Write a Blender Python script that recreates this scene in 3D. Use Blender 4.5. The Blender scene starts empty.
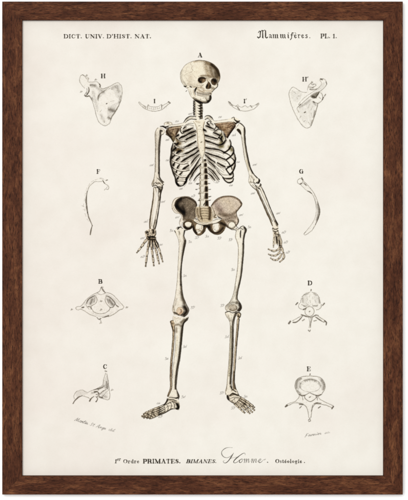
import bpy, bmesh, math, random
import numpy as np
from mathutils import Vector

random.seed(7)
rng = np.random.default_rng(11)
scene = bpy.context.scene
col = scene.collection

# ------------------------------------------------------------------ camera, world, lamps
MM = 0.001                       # one photograph pixel is one millimetre on the frame's front
CX, CY = 204.0, 250.0            # centre of the view, photograph pixels
HANG = 1.5                       # height of the centre above the floor
D = 2.6                          # camera distance to the frame's front
cam = bpy.data.cameras.new('camera')
cam_o = bpy.data.objects.new('camera', cam)
col.objects.link(cam_o)
cam.sensor_fit = 'VERTICAL'
cam.sensor_height = 24.0
cam.lens = 24.0 * D / 0.5
cam.clip_start = 0.05
cam.clip_end = 50
cam_o.location = (0, -D, HANG)
cam_o.rotation_euler = (math.radians(90), 0, 0)
scene.camera = cam_o

world = bpy.data.worlds.new('World')
scene.world = world
world.use_nodes = True
bg = world.node_tree.nodes['Background']
bg.inputs[0].default_value = (1.0, 1.0, 1.0, 1)
bg.inputs[1].default_value = 0.36

def area(name, loc, target, size, power):
    l = bpy.data.lights.new(name, 'AREA')
    l.shape = 'SQUARE'
    l.size = size
    l.energy = power
    l.color = (1.0, 0.985, 0.965)
    o = bpy.data.objects.new(name, l)
    col.objects.link(o)
    o.location = loc
    d = Vector(target) - Vector(loc)
    o.rotation_euler = d.to_track_quat('-Z', 'Y').to_euler()
    return o
area('softbox', (-0.58, -5.4, HANG + 0.58), (0, 0, HANG), 2.2, 268)

scene.view_settings.view_transform = 'Standard'
scene.view_settings.look = 'None'
scene.view_settings.exposure = 0.0
scene.view_settings.gamma = 1.0
scene.view_settings.use_curve_mapping = False
scene.render.engine = 'CYCLES'
scene.render.resolution_x = 836
scene.render.resolution_y = 1024

# ------------------------------------------------------------------ materials
def new_mat(name):
    m = bpy.data.materials.new(name)
    m.use_nodes = True
    nt = m.node_tree
    b = nt.nodes['Principled BSDF']
    return m, nt, b

def ramp(nt, stops):
    r = nt.nodes.new('ShaderNodeValToRGB')
    e = r.color_ramp.elements
    while len(e) < len(stops):
        e.new(0.5)
    for k, (p, c) in enumerate(stops):
        e[k].position = p
        e[k].color = (c[0], c[1], c[2], 1)
    return r

def mixrgb(nt, mode, fac, a, b):
    n = nt.nodes.new('ShaderNodeMix')
    n.data_type = 'RGBA'
    n.blend_type = mode
    for sock, v in ((n.inputs[0], fac), (n.inputs[6], a), (n.inputs[7], b)):
        if hasattr(v, 'is_linked'):
            nt.links.new(v, sock)
        elif isinstance(v, (int, float)):
            sock.default_value = v
        else:
            sock.default_value = (v[0], v[1], v[2], 1)
    return n.outputs[2]

# aged paper, shared by the blank sheet and by everything printed on it
def paper_group():
    g = bpy.data.node_groups.new('aged paper', 'ShaderNodeTree')
    g.interface.new_socket('Color', in_out='OUTPUT', socket_type='NodeSocketColor')
    out = g.nodes.new('NodeGroupOutput')
    geo = g.nodes.new('ShaderNodeNewGeometry')
    sep = g.nodes.new('ShaderNodeSeparateXYZ')
    g.links.new(geo.outputs['Position'], sep.inputs[0])
    mr = g.nodes.new('ShaderNodeMapRange')
    mr.inputs[1].default_value = -0.26
    mr.inputs[2].default_value = 0.06
    g.links.new(sep.outputs[0], mr.inputs[0])
    n1 = g.nodes.new('ShaderNodeTexNoise'); n1.inputs['Scale'].default_value = 13
    n1.inputs['Detail'].default_value = 3
    n2 = g.nodes.new('ShaderNodeTexNoise'); n2.inputs['Scale'].default_value = 60
    n2.inputs['Detail'].default_value = 4
    n3 = g.nodes.new('ShaderNodeTexNoise'); n3.inputs['Scale'].default_value = 900
    n3.inputs['Detail'].default_value = 2
    for n in (n1, n2, n3):
        g.links.new(geo.outputs['Position'], n.inputs['Vector'])
    add = g.nodes.new('ShaderNodeMath'); add.operation = 'MULTIPLY_ADD'
    g.links.new(n1.outputs['Fac'], add.inputs[0])
    add.inputs[1].default_value = 2.6
    add.inputs[2].default_value = -1.3
    s = g.nodes.new('ShaderNodeMath'); s.operation = 'ADD'; s.use_clamp = True
    g.links.new(mr.outputs[0], s.inputs[0]); g.links.new(add.outputs[0], s.inputs[1])
    base = mixrgb(g, 'MIX', s.outputs[0], PAPER_A, PAPER_B)
    r2 = ramp(g, [(0.3, (0.955, 0.95, 0.94)), (0.62, (1, 1, 1))])
    g.links.new(n2.outputs['Fac'], r2.inputs[0])
    c = mixrgb(g, 'MULTIPLY', 0.75, base, r2.outputs[0])
    r3 = ramp(g, [(0.3, (0.96, 0.955, 0.95)), (0.6, (1, 1, 1))])
    g.links.new(n3.outputs['Fac'], r3.inputs[0])
    c = mixrgb(g, 'MULTIPLY', 0.5, c, r3.outputs[0])
    g.links.new(c, out.inputs[0])
    return g
PAPER_A = (0.742, 0.692, 0.634)
PAPER_B = (0.776, 0.752, 0.690)
PG = paper_group()

paper_mat, nt, b = new_mat('blank paper')
gn = nt.nodes.new('ShaderNodeGroup'); gn.node_tree = PG
nt.links.new(gn.outputs[0], b.inputs['Base Color'])
b.inputs['Roughness'].default_value = 0.9
b.inputs['Specular IOR Level'].default_value = 0.1

ink_mat, nt, b = new_mat('printed ink and wash on paper')
gn = nt.nodes.new('ShaderNodeGroup'); gn.node_tree = PG
at = nt.nodes.new('ShaderNodeAttribute'); at.attribute_name = 'ink'
c = mixrgb(nt, 'MULTIPLY', 1.0, gn.outputs[0], at.outputs['Color'])
nt.links.new(c, b.inputs['Base Color'])
b.inputs['Roughness'].default_value = 0.9
b.inputs['Specular IOR Level'].default_value = 0.1

wall_mat, nt, b = new_mat('white wall paint')
n = nt.nodes.new('ShaderNodeTexNoise'); n.inputs['Scale'].default_value = 220
r = ramp(nt, [(0.3, (0.945, 0.945, 0.945)), (0.7, (0.96, 0.96, 0.96))])
nt.links.new(n.outputs['Fac'], r.inputs[0]); nt.links.new(r.outputs[0], b.inputs['Base Color'])
b.inputs['Roughness'].default_value = 0.9
b.inputs['Specular IOR Level'].default_value = 0.1

def wood(name, vertical):
    m, nt, b = new_mat(name)
    tc = nt.nodes.new('ShaderNodeTexCoord')
    def noise(along, across, detail, rough=0.6, dist=0.0, off=0.0):
        mp = nt.nodes.new('ShaderNodeMapping')
        mp.inputs['Scale'].default_value = (across, along, across) if vertical else (along, across, across)
        mp.inputs['Location'].default_value = (off, off * 1.7, 0.3)
        nt.links.new(tc.outputs['Object'], mp.inputs['Vector'])
        nn = nt.nodes.new('ShaderNodeTexNoise')
        nn.inputs['Scale'].default_value = 1.0
        nn.inputs['Detail'].default_value = detail
        nn.inputs['Roughness'].default_value = rough
        nn.inputs['Distortion'].default_value = dist
        nt.links.new(mp.outputs[0], nn.inputs['Vector'])
        return nn.outputs['Fac']
    broad = noise(30, 150, 7, 0.72, 0.9, 0.7)
    fine = noise(230, 900, 4, 0.72, 0.4, 2.1)
    pore = noise(210, 1000, 2, 0.5, 0.3, 5.3)
    patch = noise(30, 45, 3, 0.5, 0.0, 9.1)
    r1 = ramp(nt, [(0.30, (0.040, 0.0120, 0.0055)), (0.50, (0.084, 0.0275, 0.0120)), (0.70, (0.175, 0.068, 0.0280))])
    nt.links.new(broad, r1.inputs[0])
    r2 = ramp(nt, [(0.32, (0.46, 0.42, 0.40)), (0.52, (1, 1, 1)), (0.68, (1.4, 1.4, 1.36))])
    nt.links.new(fine, r2.inputs[0])
    c = mixrgb(nt, 'MULTIPLY', 0.9, r1.outputs[0], r2.outputs[0])
    r3 = ramp(nt, [(0.36, (0.15, 0.12, 0.12)), (0.43, (1, 1, 1))])
    nt.links.new(pore, r3.inputs[0])
    c = mixrgb(nt, 'MULTIPLY', 0.62, c, r3.outputs[0])
    r4 = ramp(nt, [(0.35, (0.78, 0.74, 0.74)), (0.65, (1.1, 1.12, 1.12))])
    nt.links.new(patch, r4.inputs[0])
    c = mixrgb(nt, 'MULTIPLY', 0.8, c, r4.outputs[0])
    nt.links.new(c, b.inputs['Base Color'])
    b.inputs['Roughness'].default_value = 0.55
    b.inputs['Specular IOR Level'].default_value = 0.05
    bp = nt.nodes.new('ShaderNodeBump')
    bp.inputs['Strength'].default_value = 0.25
    bp.inputs['Distance'].default_value = 0.0005
    nt.links.new(fine, bp.inputs['Height'])
    nt.links.new(bp.outputs[0], b.inputs['Normal'])
    return m
wood_h = wood('brown wood grain across', False)
wood_v = wood('brown wood grain upright', True)

# ------------------------------------------------------------------ the setting
FRONT = 0.0                      # y of the frame's front is -0; the wall stands behind it
WALL_Y = 0.0125
def quad_obj(name, verts, faces, mat, parent=None):
    me = bpy.data.meshes.new(name)
    me.from_pydata(verts, [], faces)
    me.update()
    o = bpy.data.objects.new(name, me)
    col.objects.link(o)
    me.materials.append(mat)
    if parent:
        o.parent = parent
    return o
bm = bmesh.new()
bmesh.ops.create_cube(bm, size=1)
for v in bm.verts:
    v.co = Vector((v.co.x * 4.0, WALL_Y + 0.05 + v.co.y * 0.1, 1.5 + v.co.z * 3.0))
me = bpy.data.meshes.new('wall'); bm.to_mesh(me); bm.free()
wall = bpy.data.objects.new('wall', me); col.objects.link(wall)
me.materials.append(wall_mat)
wall['kind'] = 'structure'

# ------------------------------------------------------------------ the framed print
root = bpy.data.objects.new('framed_print', None)
col.objects.link(root)
root.location = (0, 0, HANG)
root.rotation_euler = (math.radians(90), 0, 0)     # local x right, local y up, local z towards the viewer
root['label'] = 'vintage human skeleton anatomy print in a dark brown wooden frame on a white wall'
root['category'] = 'framed print'

def fx(x): return (x - CX) * MM
def fy(y): return (CY - y) * MM

OX0, OX1, OY0, OY1 = 2.1, 402.9, 1.5, 494.6
IX0, IX1, IY0, IY1 = 21.9, 383.6, 20.0, 476.0
Z0, ZB = 0.0, -0.0118
PZ = -0.0070                     # front of the paper
def rail(outer, inner, mat):
    """one mitred moulding: outer edge and inner edge as two points each"""
    (a, b2), (c, d) = outer, inner
    bm = bmesh.new()
    def v(p, z): return bm.verts.new((fx(p[0]), fy(p[1]), z))
    f = [v(p, Z0) for p in (a, b2, d, c)]
    k = [v(p, ZB) for p in (a, b2, d, c)]
    bm.faces.new(f)
    bm.faces.new(k[::-1])
    for i in range(4):
        j = (i + 1) % 4
        bm.faces.new((f[i], k[i], k[j], f[j]))
    bmesh.ops.recalc_face_normals(bm, faces=bm.faces)
    es = []
    for e in bm.edges:
        zs = [q.co.z for q in e.verts]
        ys = [tuple(round(t, 7) for t in q.co[:2]) for q in e.verts]
        mit = {tuple(round(t, 7) for t in (fx(p[0]), fy(p[1]))) for p in (a, c)} , {tuple(round(t, 7) for t in (fx(p[0]), fy(p[1]))) for p in (b2, d)}
        if min(zs) > -1e-6 and set(ys) not in mit:
            es.append(e)
    bmesh.ops.bevel(bm, geom=es, offset=0.0005, segments=2, profile=0.5, affect='EDGES')
    me = bpy.data.meshes.new('frame_rail'); bm.to_mesh(me); bm.free()
    o = bpy.data.objects.new('frame_rail', me); col.objects.link(o)
    me.materials.append(mat)
    o.parent = root
    return o
g = 0.004
rail(((OX0 + g, OY0), (OX1 - g, OY0)), ((IX0 + g, IY0), (IX1 - g, IY0)), wood_h)
rail(((OX0 + g, OY1), (OX1 - g, OY1)), ((IX0 + g, IY1), (IX1 - g, IY1)), wood_h)
rail(((OX0, OY0 + g), (OX0, OY1 - g)), ((IX0, IY0 + g), (IX0, IY1 - g)), wood_v)
rail(((OX1, OY0 + g), (OX1, OY1 - g)), ((IX1, IY0 + g), (IX1, IY1 - g)), wood_v)

# the sheet lies behind the lip of the frame
SC = (D - PZ) / D                # the sheet is a little behind the front: its print is that much larger
def px(x): return (x - CX) * MM * SC
def py(y): return (CY - y) * MM * SC
bm = bmesh.new()
bmesh.ops.create_cube(bm, size=1)
w0, w1, h0, h1 = fx(IX0) - 0.00, fx(IX1), fy(IY1), fy(IY0)
for v in bm.verts:
    v.co = Vector(((w0 + w1) / 2 + v.co.x * (w1 - w0 - 0.0002), (h0 + h1) / 2 + v.co.y * (h1 - h0 - 0.0002), PZ - 0.001 + v.co.z * 0.002))
me = bpy.data.meshes.new('paper_sheet'); bm.to_mesh(me); bm.free()
sheet = bpy.data.objects.new('paper_sheet', me); col.objects.link(sheet)
me.materials.append(paper_mat)
sheet.parent = root

# ------------------------------------------------------------------ the printing: an ink canvas on a quarter-millimetre grid
X0, Y0, XE, YE, N = 60, 26, 342, 470, 4
W, H = (XE - X0) * N + 1, (YE - Y0) * N + 1
T = np.ones((H, W, 3), np.float32)          # colour of the print relative to bare paper
ID = np.zeros((H, W), np.int32)             # which printed piece owns the spot
MK = np.zeros((H, W), np.float32)           # fill of the piece being drawn
PARTS = []                                  # (name, label)
INK = np.array((0.15, 0.125, 0.095), np.float32)
SEP = np.array((0.30, 0.245, 0.17), np.float32)
GRY = np.array((0.36, 0.33, 0.29), np.float32)
BONE = (0.985, 0.965, 0.915)

def part(name, label=None):
    PARTS.append((name, label))
    MK[:] = 0
    return len(PARTS)
def nums(s):
    if isinstance(s, str):
        a = [float(q) for q in s.replace(',', ' ').split()]
        return [(a[i], a[i + 1]) for i in range(0, len(a), 2)]
    return list(s)
def spline(p, closed=False, step=0.22):
    n = len(p)
    P = np.array(p, float)
    out = []
    segs = n if closed else n - 1
    for i in range(segs):
        if closed:
            a, b, c, d = P[(i - 1) % n], P[i], P[(i + 1) % n], P[(i + 2) % n]
        else:
            a, b, c, d = P[max(i - 1, 0)], P[i], P[i + 1], P[min(i + 2, n - 1)]
        m = max(1, int(math.hypot(*(c - b)) / step))
        t = np.linspace(0, 1, m, endpoint=False)[:, None]
        q = 0.5 * (2 * b + (c - a) * t + (2 * a - 5 * b + 4 * c - d) * t * t + (3 * b - a - 3 * c + d) * t ** 3)
        out.append(np.hstack([q, np.full((m, 1), 0.0) + (i + t) / segs]))
    if not closed:
        out.append(np.array([[P[-1][0], P[-1][1], 1.0]]))
    return np.vstack(out)
def straight(p, step=0.22):
    out = []
    P = np.array(p, float)
    for i in range(len(P) - 1):
        m = max(1, int(math.hypot(*(P[i + 1] - P[i])) / step))
        t = np.linspace(0, 1, m, endpoint=False)[:, None]
        out.append(np.hstack([P[i] + (P[i + 1] - P[i]) * t, (i + t) / (len(P) - 1)]))
    out.append(np.array([[P[-1][0], P[-1][1], 1.0]]))
    return np.vstack(out)
def stamp(q, rad, fn):
    """max of fn(distance, radius) over the sample points q; returns window and alpha"""
    rm = rad.max() if hasattr(rad, 'max') else rad
    pad = rm + 0.8
    x0 = max(0, int((q[:, 0].min() - pad - X0) * N)); x1 = min(W, int((q[:, 0].max() + pad - X0) * N) + 2)
    y0 = max(0, int((q[:, 1].min() - pad - Y0) * N)); y1 = min(H, int((q[:, 1].max() + pad - Y0) * N) + 2)
    A = np.zeros((max(0, y1 - y0), max(0, x1 - x0)), np.float32)
    for k in range(len(q)):
        r = rad[k] if hasattr(rad, '__len__') else rad
        pr = r + 0.7
        cx, cy = (q[k, 0] - X0) * N - x0, (q[k, 1] - Y0) * N - y0
        a0, a1 = max(0, int(cx - pr * N)), min(A.shape[1], int(cx + pr * N) + 2)
        b0, b1 = max(0, int(cy - pr * N)), min(A.shape[0], int(cy + pr * N) + 2)
        if a1 <= a0 or b1 <= b0:
            continue
        dx = (np.arange(a0, a1) - cx) / N
        dy = (np.arange(b0, b1) - cy) / N
        d = np.sqrt(dx[None, :] ** 2 + dy[:, None] ** 2)
        np.maximum(A[b0:b1, a0:a1], fn(d, r), out=A[b0:b1, a0:a1])
    return slice(y0, y1), slice(x0, x1), A
def claim(sy, sx, A, hard=0.4, soft=0.03):
    pid = len(PARTS)
    I = ID[sy, sx]
    I[(A > hard) | ((A > soft) & (I == 0))] = pid
def L(p, w=0.6, d=0.9, c=None, f=0.3, line=False, cl=True, closed=False):
    """an inked line; w may be a list of widths along it"""
    p = nums(p)
    q = straight(p) if line else spline(p, closed)
    if isinstance(w, (list, tuple)):
        r = np.interp(q[:, 2], np.linspace(0, 1, len(w)), w) / 2
    else:
        r = np.full(len(q), w / 2)
    # the hand wavers a little
    if len(q) > 12 and not line and f > 0.2:
        amp = 0.09 if (c is not None and tuple(np.round(c, 2)) in ((0.40, 0.37, 0.32), (0.36, 0.33, 0.29))) else 0.05
        m = len(q) // 5 + 3
        ks = np.linspace(0, m - 1, len(q))
        env = 1.0 if not closed else np.sin(np.linspace(0, math.pi, len(q)))
        q[:, 0] += np.interp(ks, np.arange(m), rng.normal(0, amp, m)) * env
        q[:, 1] += np.interp(ks, np.arange(m), rng.normal(0, amp, m)) * env
    # the hand presses harder and lighter along a line
    ph = rng.uniform(0, 6.28)
    r = r * (1 + 0.12 * np.sin(np.arange(len(q)) * 0.17 + ph))
    sy, sx, A = stamp(q, r, lambda dd, rr: np.clip((rr + f - dd) / (2 * f), 0, 1) * min(1.0, (rr * 2 + 0.15) / 0.6))
    A = A * d
    k = INK if c is None else np.array(c, np.float32)
    T[sy, sx] = T[sy, sx] * (1 - A[..., None] * (1 - k))
    if cl:
        claim(sy, sx, A)
def blur(A, n=1):
    for _ in range(n):
        B = np.pad(A, 1, mode='edge')
        A = (B[:-2, 1:-1] + B[2:, 1:-1] + B[1:-1, :-2] + B[1:-1, 2:] + 2 * B[1:-1, 1:-1]) / 6
    return A
def poly_mask(q):
    x0 = max(0, int((q[:, 0].min() - 1 - X0) * N)); x1 = min(W, int((q[:, 0].max() + 1 - X0) * N) + 2)
    y0 = max(0, int((q[:, 1].min() - 1 - Y0) * N)); y1 = min(H, int((q[:, 1].max() + 1 - Y0) * N) + 2)
    gx = X0 + np.arange(x0, x1) / N
    gy = Y0 + np.arange(y0, y1) / N
    M = np.zeros((y1 - y0, x1 - x0), bool)
    a = q[:, :2]; b = np.roll(a, -1, 0)
    for j, yy in enumerate(gy):
        c = (a[:, 1] <= yy) != (b[:, 1] <= yy)
        if not c.any():
            continue
        xs = np.sort(a[c, 0] + (yy - a[c, 1]) / (b[c, 1] - a[c, 1]) * (b[c, 0] - a[c, 0]))
        for i in range(0, len(xs) - 1, 2):
            M[j] |= (gx >= xs[i]) & (gx < xs[i + 1])
    return slice(y0, y1), slice(x0, x1), M
def F(p, c=BONE, a=1.0, line=False, n=2):
    """a wash filling an outline: covers what is below"""
    p = nums(p)
    q = np.array([(x, y, 0) for x, y in p], float) if line else spline(p, True)
    sy, sx, M = poly_mask(q)
    A = blur(M.astype(np.float32), n) * a
    k = np.array(c, np.float32)
    if k.min() > 0.8:
        k = 1 - (1 - k) * np.array((0.35, 0.5, 0.62), np.float32)
    T[sy, sx] = T[sy, sx] * (1 - A[..., None]) + k * A[..., None]
    MK[sy, sx] = np.maximum(MK[sy, sx], blur(M.astype(np.float32), n))
    claim(sy, sx, M.astype(np.float32), 0.5, 0.5)
def S(p, r, d, c=None, free=False):
    """soft shade rubbed along a line, inside the piece being drawn"""
    p = nums(p)
    q = spline(p) if len(p) > 1 else np.array([[p[0][0], p[0][1], 0.0]])
    q = q[::2] if len(q) > 8 else q
    if isinstance(r, (list, tuple)):
        rr = np.interp(q[:, 2], np.linspace(0, 1, len(r)), r)
    else:
        rr = np.full(len(q), float(r))
    sy, sx, A = stamp(q, rr * 2.0, lambda dd, r2: np.exp(-(dd / (r2 * 0.5)) ** 2))
    A = A * d
    if not free:
        A = A * MK[sy, sx]
    k = SEP if c is None else np.array(c, np.float32)
    T[sy, sx] = T[sy, sx] * (1 - A[..., None] * (1 - k))
    if free:
        claim(sy, sx, A, 0.6, 0.02)
def P(p, w, c, a=1.0):
    """body colour laid over what is below, along a line"""
    q = spline(nums(p))
    if isinstance(w, (list, tuple)):
        rr = np.interp(q[:, 2], np.linspace(0, 1, len(w)), w) / 2
    else:
        rr = np.full(len(q), w / 2)
    sy, sx, A = stamp(q, rr, lambda dd, r2: np.clip((r2 + 0.35 - dd) / 0.7, 0, 1))
    A = A * a
    T[sy, sx] = T[sy, sx] * (1 - A[..., None]) + np.array(c, np.float32) * A[..., None]
    claim(sy, sx, A)
def mottle(step, amp, c=None):
    """uneven engraving: blotches over the piece being drawn"""
    n = rng.normal(0, 1, (H // step + 2, W // step + 2)).astype(np.float32)
    n = blur(np.repeat(np.repeat(n, step, 0), step, 1)[:H, :W], step)
    n = n / n.std()
    k = SEP if c is None else np.array(c, np.float32)
    A = np.clip(n * amp, -0.25, 0.8) * MK
    T[:] = np.clip(T * (1 - A[..., None] * (1 - k)), 0, 1)
def E(cx, cy, rx, ry, rot=0, n=14):
    r = math.radians(rot)
    o = []
    for k in range(n):
        t = 2 * math.pi * k / n
        x, y = rx * math.cos(t), ry * math.sin(t)
        o.append((cx + x * math.cos(r) - y * math.sin(r), cy + x * math.sin(r) + y * math.cos(r)))
    return o
def band(p, w):
    """give a strip of what is already drawn to the piece being named"""
    q = spline(nums(p))
    if isinstance(w, (list, tuple)):
        r = np.interp(q[:, 2], np.linspace(0, 1, len(w)), w) / 2
    else:
        r = np.full(len(q), w / 2)
    sy, sx, A = stamp(q, r, lambda dd, rr: (dd <= rr).astype(np.float32))
    I = ID[sy, sx]
    I[(A > 0.5) & (I > 0)] = len(PARTS)
def hatch(p, ang, gap, w, d, c=None):
    """parallel engraved lines clipped to an outline"""
    q = spline(nums(p), True)
    sy, sx, M = poly_mask(q)
    yy, xx = np.mgrid[sy.start:sy.stop, sx.start:sx.stop]
    a = math.radians(ang)
    u = (xx * math.sin(a) + yy * math.cos(a)) / N
    A = np.clip((w / 2 - np.abs((u / gap) % 1 - 0.5) * gap) / 0.2 + 0.5, 0, 1) * blur(M.astype(np.float32), 4) * d
    k = INK if c is None else np.array(c, np.float32)
    T[sy, sx] = T[sy, sx] * (1 - A[..., None] * (1 - k))

# ---------------------------------------------------------------- skeleton: pelvis first, then what lies over it
BR = (0.50, 0.40, 0.28)
part('pelvis')
F('175.1 198.6 172.1 203.7 172.1 208.9 175.1 212.7 179.2 213.6 181.5 216 180.4 221 180 225 184 220.5 190 220 196 220 196 213 196.8 206.5 195.7 202 192.3 199 187.2 196.6 181.1 196.8', (0.93, 0.90, 0.85))
MK[:] = 0
F('174.4 204.6 176.4 199.9 181.1 197.2 187.2 196.8 192.3 198.8 195.7 201.9 197 205.4 195.6 208.4 194.9 213.2 195.7 217.4 192.3 219.4 187.2 219.6 183 220.6 182.2 215.4 179 212.6 176.4 210', (0.55, 0.495, 0.43))
mottle(3, 0.08, (0.25, 0.2, 0.15))
S('176.2 206 177.7 202 180.5 199.5', 2.2, 0.85, (0.12, 0.09, 0.07))
S('177.5 207 180.5 210 183.3 212.5', 2.3, 0.95, (0.10, 0.08, 0.06))
S('182.5 206.5 184 210 184.2 215', 1.6, 0.65, (0.2, 0.16, 0.12))
S('181 198.3 187 197.6 192 199.7 195.6 202.6 196.6 206', 0.9, 0.75, (0.25, 0.2, 0.15))
S('195 209 194.6 214 194.8 217', 0.9, 0.4)
S('184.5 217 189 213 192.5 208', 1.6, 0.25)
S('189 203 191 206', 2.5, 0.18, (1.0, 0.98, 0.9))
L('172.3 209 172.1 204 174.8 199 181 196.9 187.2 196.5 192.3 198.6 195.7 201.7 197.1 205.4', [0.35, 0.5, 0.5, 0.7, 0.7], 0.75, SEP)
L('172.2 208.5 175.1 212.8 179.2 213.5 181.4 216 180.2 221.5', 0.45, 0.6, SEP)
L('174.4 204.6 173.6 207.5 175.6 210.8 178.5 212.8', 0.4, 0.55, SEP)
S('173.4 201.5 173 206', 0.5, 0.25, GRY)
hatch('175 204 178 198.8 187 197.2 195 202 195.5 208 194.6 217 184 219.5 182 214 177 210', 32, 0.75, 0.3, 0.35)
hatch('175 204 178 198.8 186 199 186 208 184 218 182 214 177 210', -38, 0.8, 0.28, 0.3)
# the wing on the other side
F('211.2 206 214.8 200.8 219.7 197.4 226.6 195.9 233.4 196.4 238.3 198.8 241.7 202.7 241.8 205.2 239.3 208.6 236.5 212.3 236.9 216 238.6 219.4 238.3 222.8 235.4 227 231.5 229 227 227.5 224.4 224.5 221.7 219 217.5 216 213.5 211.6', (0.87, 0.815, 0.755))
mottle(4, 0.035)
S('215.5 203 218.5 206.5 221 210', 3.0, 0.38, (0.62, 0.56, 0.60))
S('218 208.5 222 212 225.5 215', 2.2, 0.45, (0.52, 0.45, 0.39))
S('224 199.5 230 203 232 208', 2.8, 0.25, (1.0, 0.98, 0.9))
S('219 214 226 215.5 233 214 236.5 210.5', [1.2, 2, 1.6, 1], 0.55, (0.42, 0.36, 0.29))
S('221 220 226 220 231 217.5 236 217', 1.6, 0.45, (0.40, 0.34, 0.28))
S('224.5 224.6 226.5 226 229 227.5', 1.5, 0.8, (0.2, 0.16, 0.12))
S('227.5 222 231 220.5 235 222', 0.9, 0.55, (0.32, 0.27, 0.2))
S('241.2 202 241.3 205.4 239 208.4 236.6 212', 0.9, 0.75, (0.28, 0.22, 0.15))
S('238.2 219 238.2 223 235.4 226.6', 0.8, 0.8, (0.22, 0.17, 0.12))
S('212 205.2 216 201 221 197.8 227 196.6 233 197 238.4 199.8 241 203', 0.7, 0.7, (0.36, 0.29, 0.22))
L('211.2 206 214.8 200.8 219.7 197.4 226.6 195.9 233.4 196.4 238.3 198.8 241.7 202.7 241.8 205.2 239.3 208.6 236.5 212.3 236.9 216 238.6 219.4 238.3 222.8 235.6 226.6', 0.6, 0.8, SEP)
L('211.2 206 213.5 211.6 217.5 215.8 221.7 219', 0.55, 0.65, SEP)
hatch('213 205 220 199 228 197.5 237 200 240 204 235 211 236 219 232 222 224 220 216 212', 25, 0.8, 0.25, 0.1)
hatch('216 210 224 213 235 211 236 219 232 222 224 220', -50, 0.8, 0.28, 0.2)
L('231.5 206 233.6 209', 0.4, 0.25, BR); L('228 201 230.5 203', 0.4, 0.25, BR)
# pubic arch: dark field, then the lit rings
F('185 220 193 219.5 200 221.5 206 223.5 213 222 222 219.5 226 224 224.5 230 220 234.3 214.5 234.2 210 231.5 206.8 227.6 204.6 232 200 235.6 196 234.6 193 230.5 192.3 226.5 190 229.5 186 229.8 183.4 226.8', (0.50, 0.43, 0.34))
S('203 227 206 225.4 208.5 227.5', 1.7, 0.9, (0.14, 0.11, 0.08))
S('193 226 194.3 230 196.5 233', 1.1, 0.85, (0.12, 0.09, 0.07))
S('209.5 226 210.5 230 214 232.6 219 232 223 228', 1.3, 0.75, (0.16, 0.12, 0.08))
S('221 223 225 225', 1.5, 0.85, (0.14, 0.11, 0.08))
S('204.6 229 202.5 232.8', 1.0, 0.6, (0.2, 0.16, 0.1))
F('196.5 224.4 200 224 203 226 202.6 229.5 200.4 232.5 198 233.6 196.6 231 195.6 228', (0.97, 0.95, 0.90))
S('196.5 229.5 199 230 201.5 231', 0.7, 0.55, BR); S('202 226 201.5 229', 0.6, 0.45, BR)
L('196.8 232.4 199.5 231.2 201.6 232', 0.4, 0.6); L('198.3 229.6 199.8 228.3', 0.4, 0.5)
F('214 223.6 217.6 223.2 219.6 225 219.4 229 217 231.6 214 231.4 212.6 228 212.8 225', (0.985, 0.97, 0.93))
S('219 225 219.2 229 216.5 231.2', 0.6, 0.5, BR); S('213.2 229 214 226', 0.5, 0.4, BR)
L('213.6 231 214.8 228.8 215.4 230.6', 0.4, 0.5)
L('192.4 226 194 231.5 198 235.2 202.5 233.8 205.4 230.4', 0.5, 0.75)
L('207.6 228.4 210.6 231.8 215 234.3 220 233.9 224 230', 0.5, 0.75)
F('193.7 219 197 219.6 200 221.6 206 222.8 212 221.2 218 219.2 220.8 220 217 222.6 211 224 205 225 199 224 194.5 221.4', (0.95, 0.93, 0.875))
S('196 220.8 200 222.8 206 224 212 223', 0.55, 0.4, BR)
L('193.5 219.2 196.8 219.4 199.8 221.4 206 222.6 212 221 217.8 219 220.9 219.8', 0.45, 0.75, SEP)
L('194.2 221.4 199 224.2 205 225.1 211 224.2 217 222.9 220.8 220.4', 0.55, 0.85)
L('195 218.6 197 219.2', 0.7, 0.9); L('217.8 216.8 219.2 217.8 221.4 218.4', 0.8, 0.85)

part('sacrum')
F('196 207.6 199.6 206.4 204 206 208 206.2 211.4 207.5 212.2 212 212.8 217 212 221 206 222.6 200 221.4 197.2 217.6 195.3 213', (0.83, 0.77, 0.67))
S('197.4 209 197.6 213 199 217', 1.0, 0.5)
S('209.5 206.5 210 212 209.6 219', 1.5, 0.9, (0.24, 0.19, 0.13))
S('200.4 208.6 200.6 214 202 219', 0.7, 0.65, (0.3, 0.24, 0.16))
for yy in (208.2, 210.7, 213.2, 215.8, 218.3):
    L([(200.6, yy + 0.6), (203, yy), (206, yy + 0.1), (208.6, yy + 0.5)], 0.55, 0.6, SEP)
    S([(201.5, yy + 1.6), (207.6, yy + 1.5)], 0.5, 0.35, (1, 1, 0.95))
L('195.9 207.8 195.2 213 197 217.8 199.8 221.2', 0.5, 0.7, SEP)
L('197.2 208.6 196.6 213 198.6 217.6', 0.35, 0.5, SEP)
L('199.8 207 199.4 211 200.4 215 202.6 220.4', 0.45, 0.6, SEP)
L('212.2 207 213.6 211 216 215.5', 0.5, 0.7, SEP)
F('211.4 206.4 213.6 211 217 215.4 215.8 218 213 218.8 212.4 213', (0.90, 0.86, 0.79))
L('214.2 210.8 214.6 214 213.6 217.4', 0.5, 0.8, SEP); S('213 212 213 217', 0.5, 0.35)
L('215.6 214.6 214.6 217.4 216.5 217.8', 0.9, 0.85, SEP)

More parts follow.
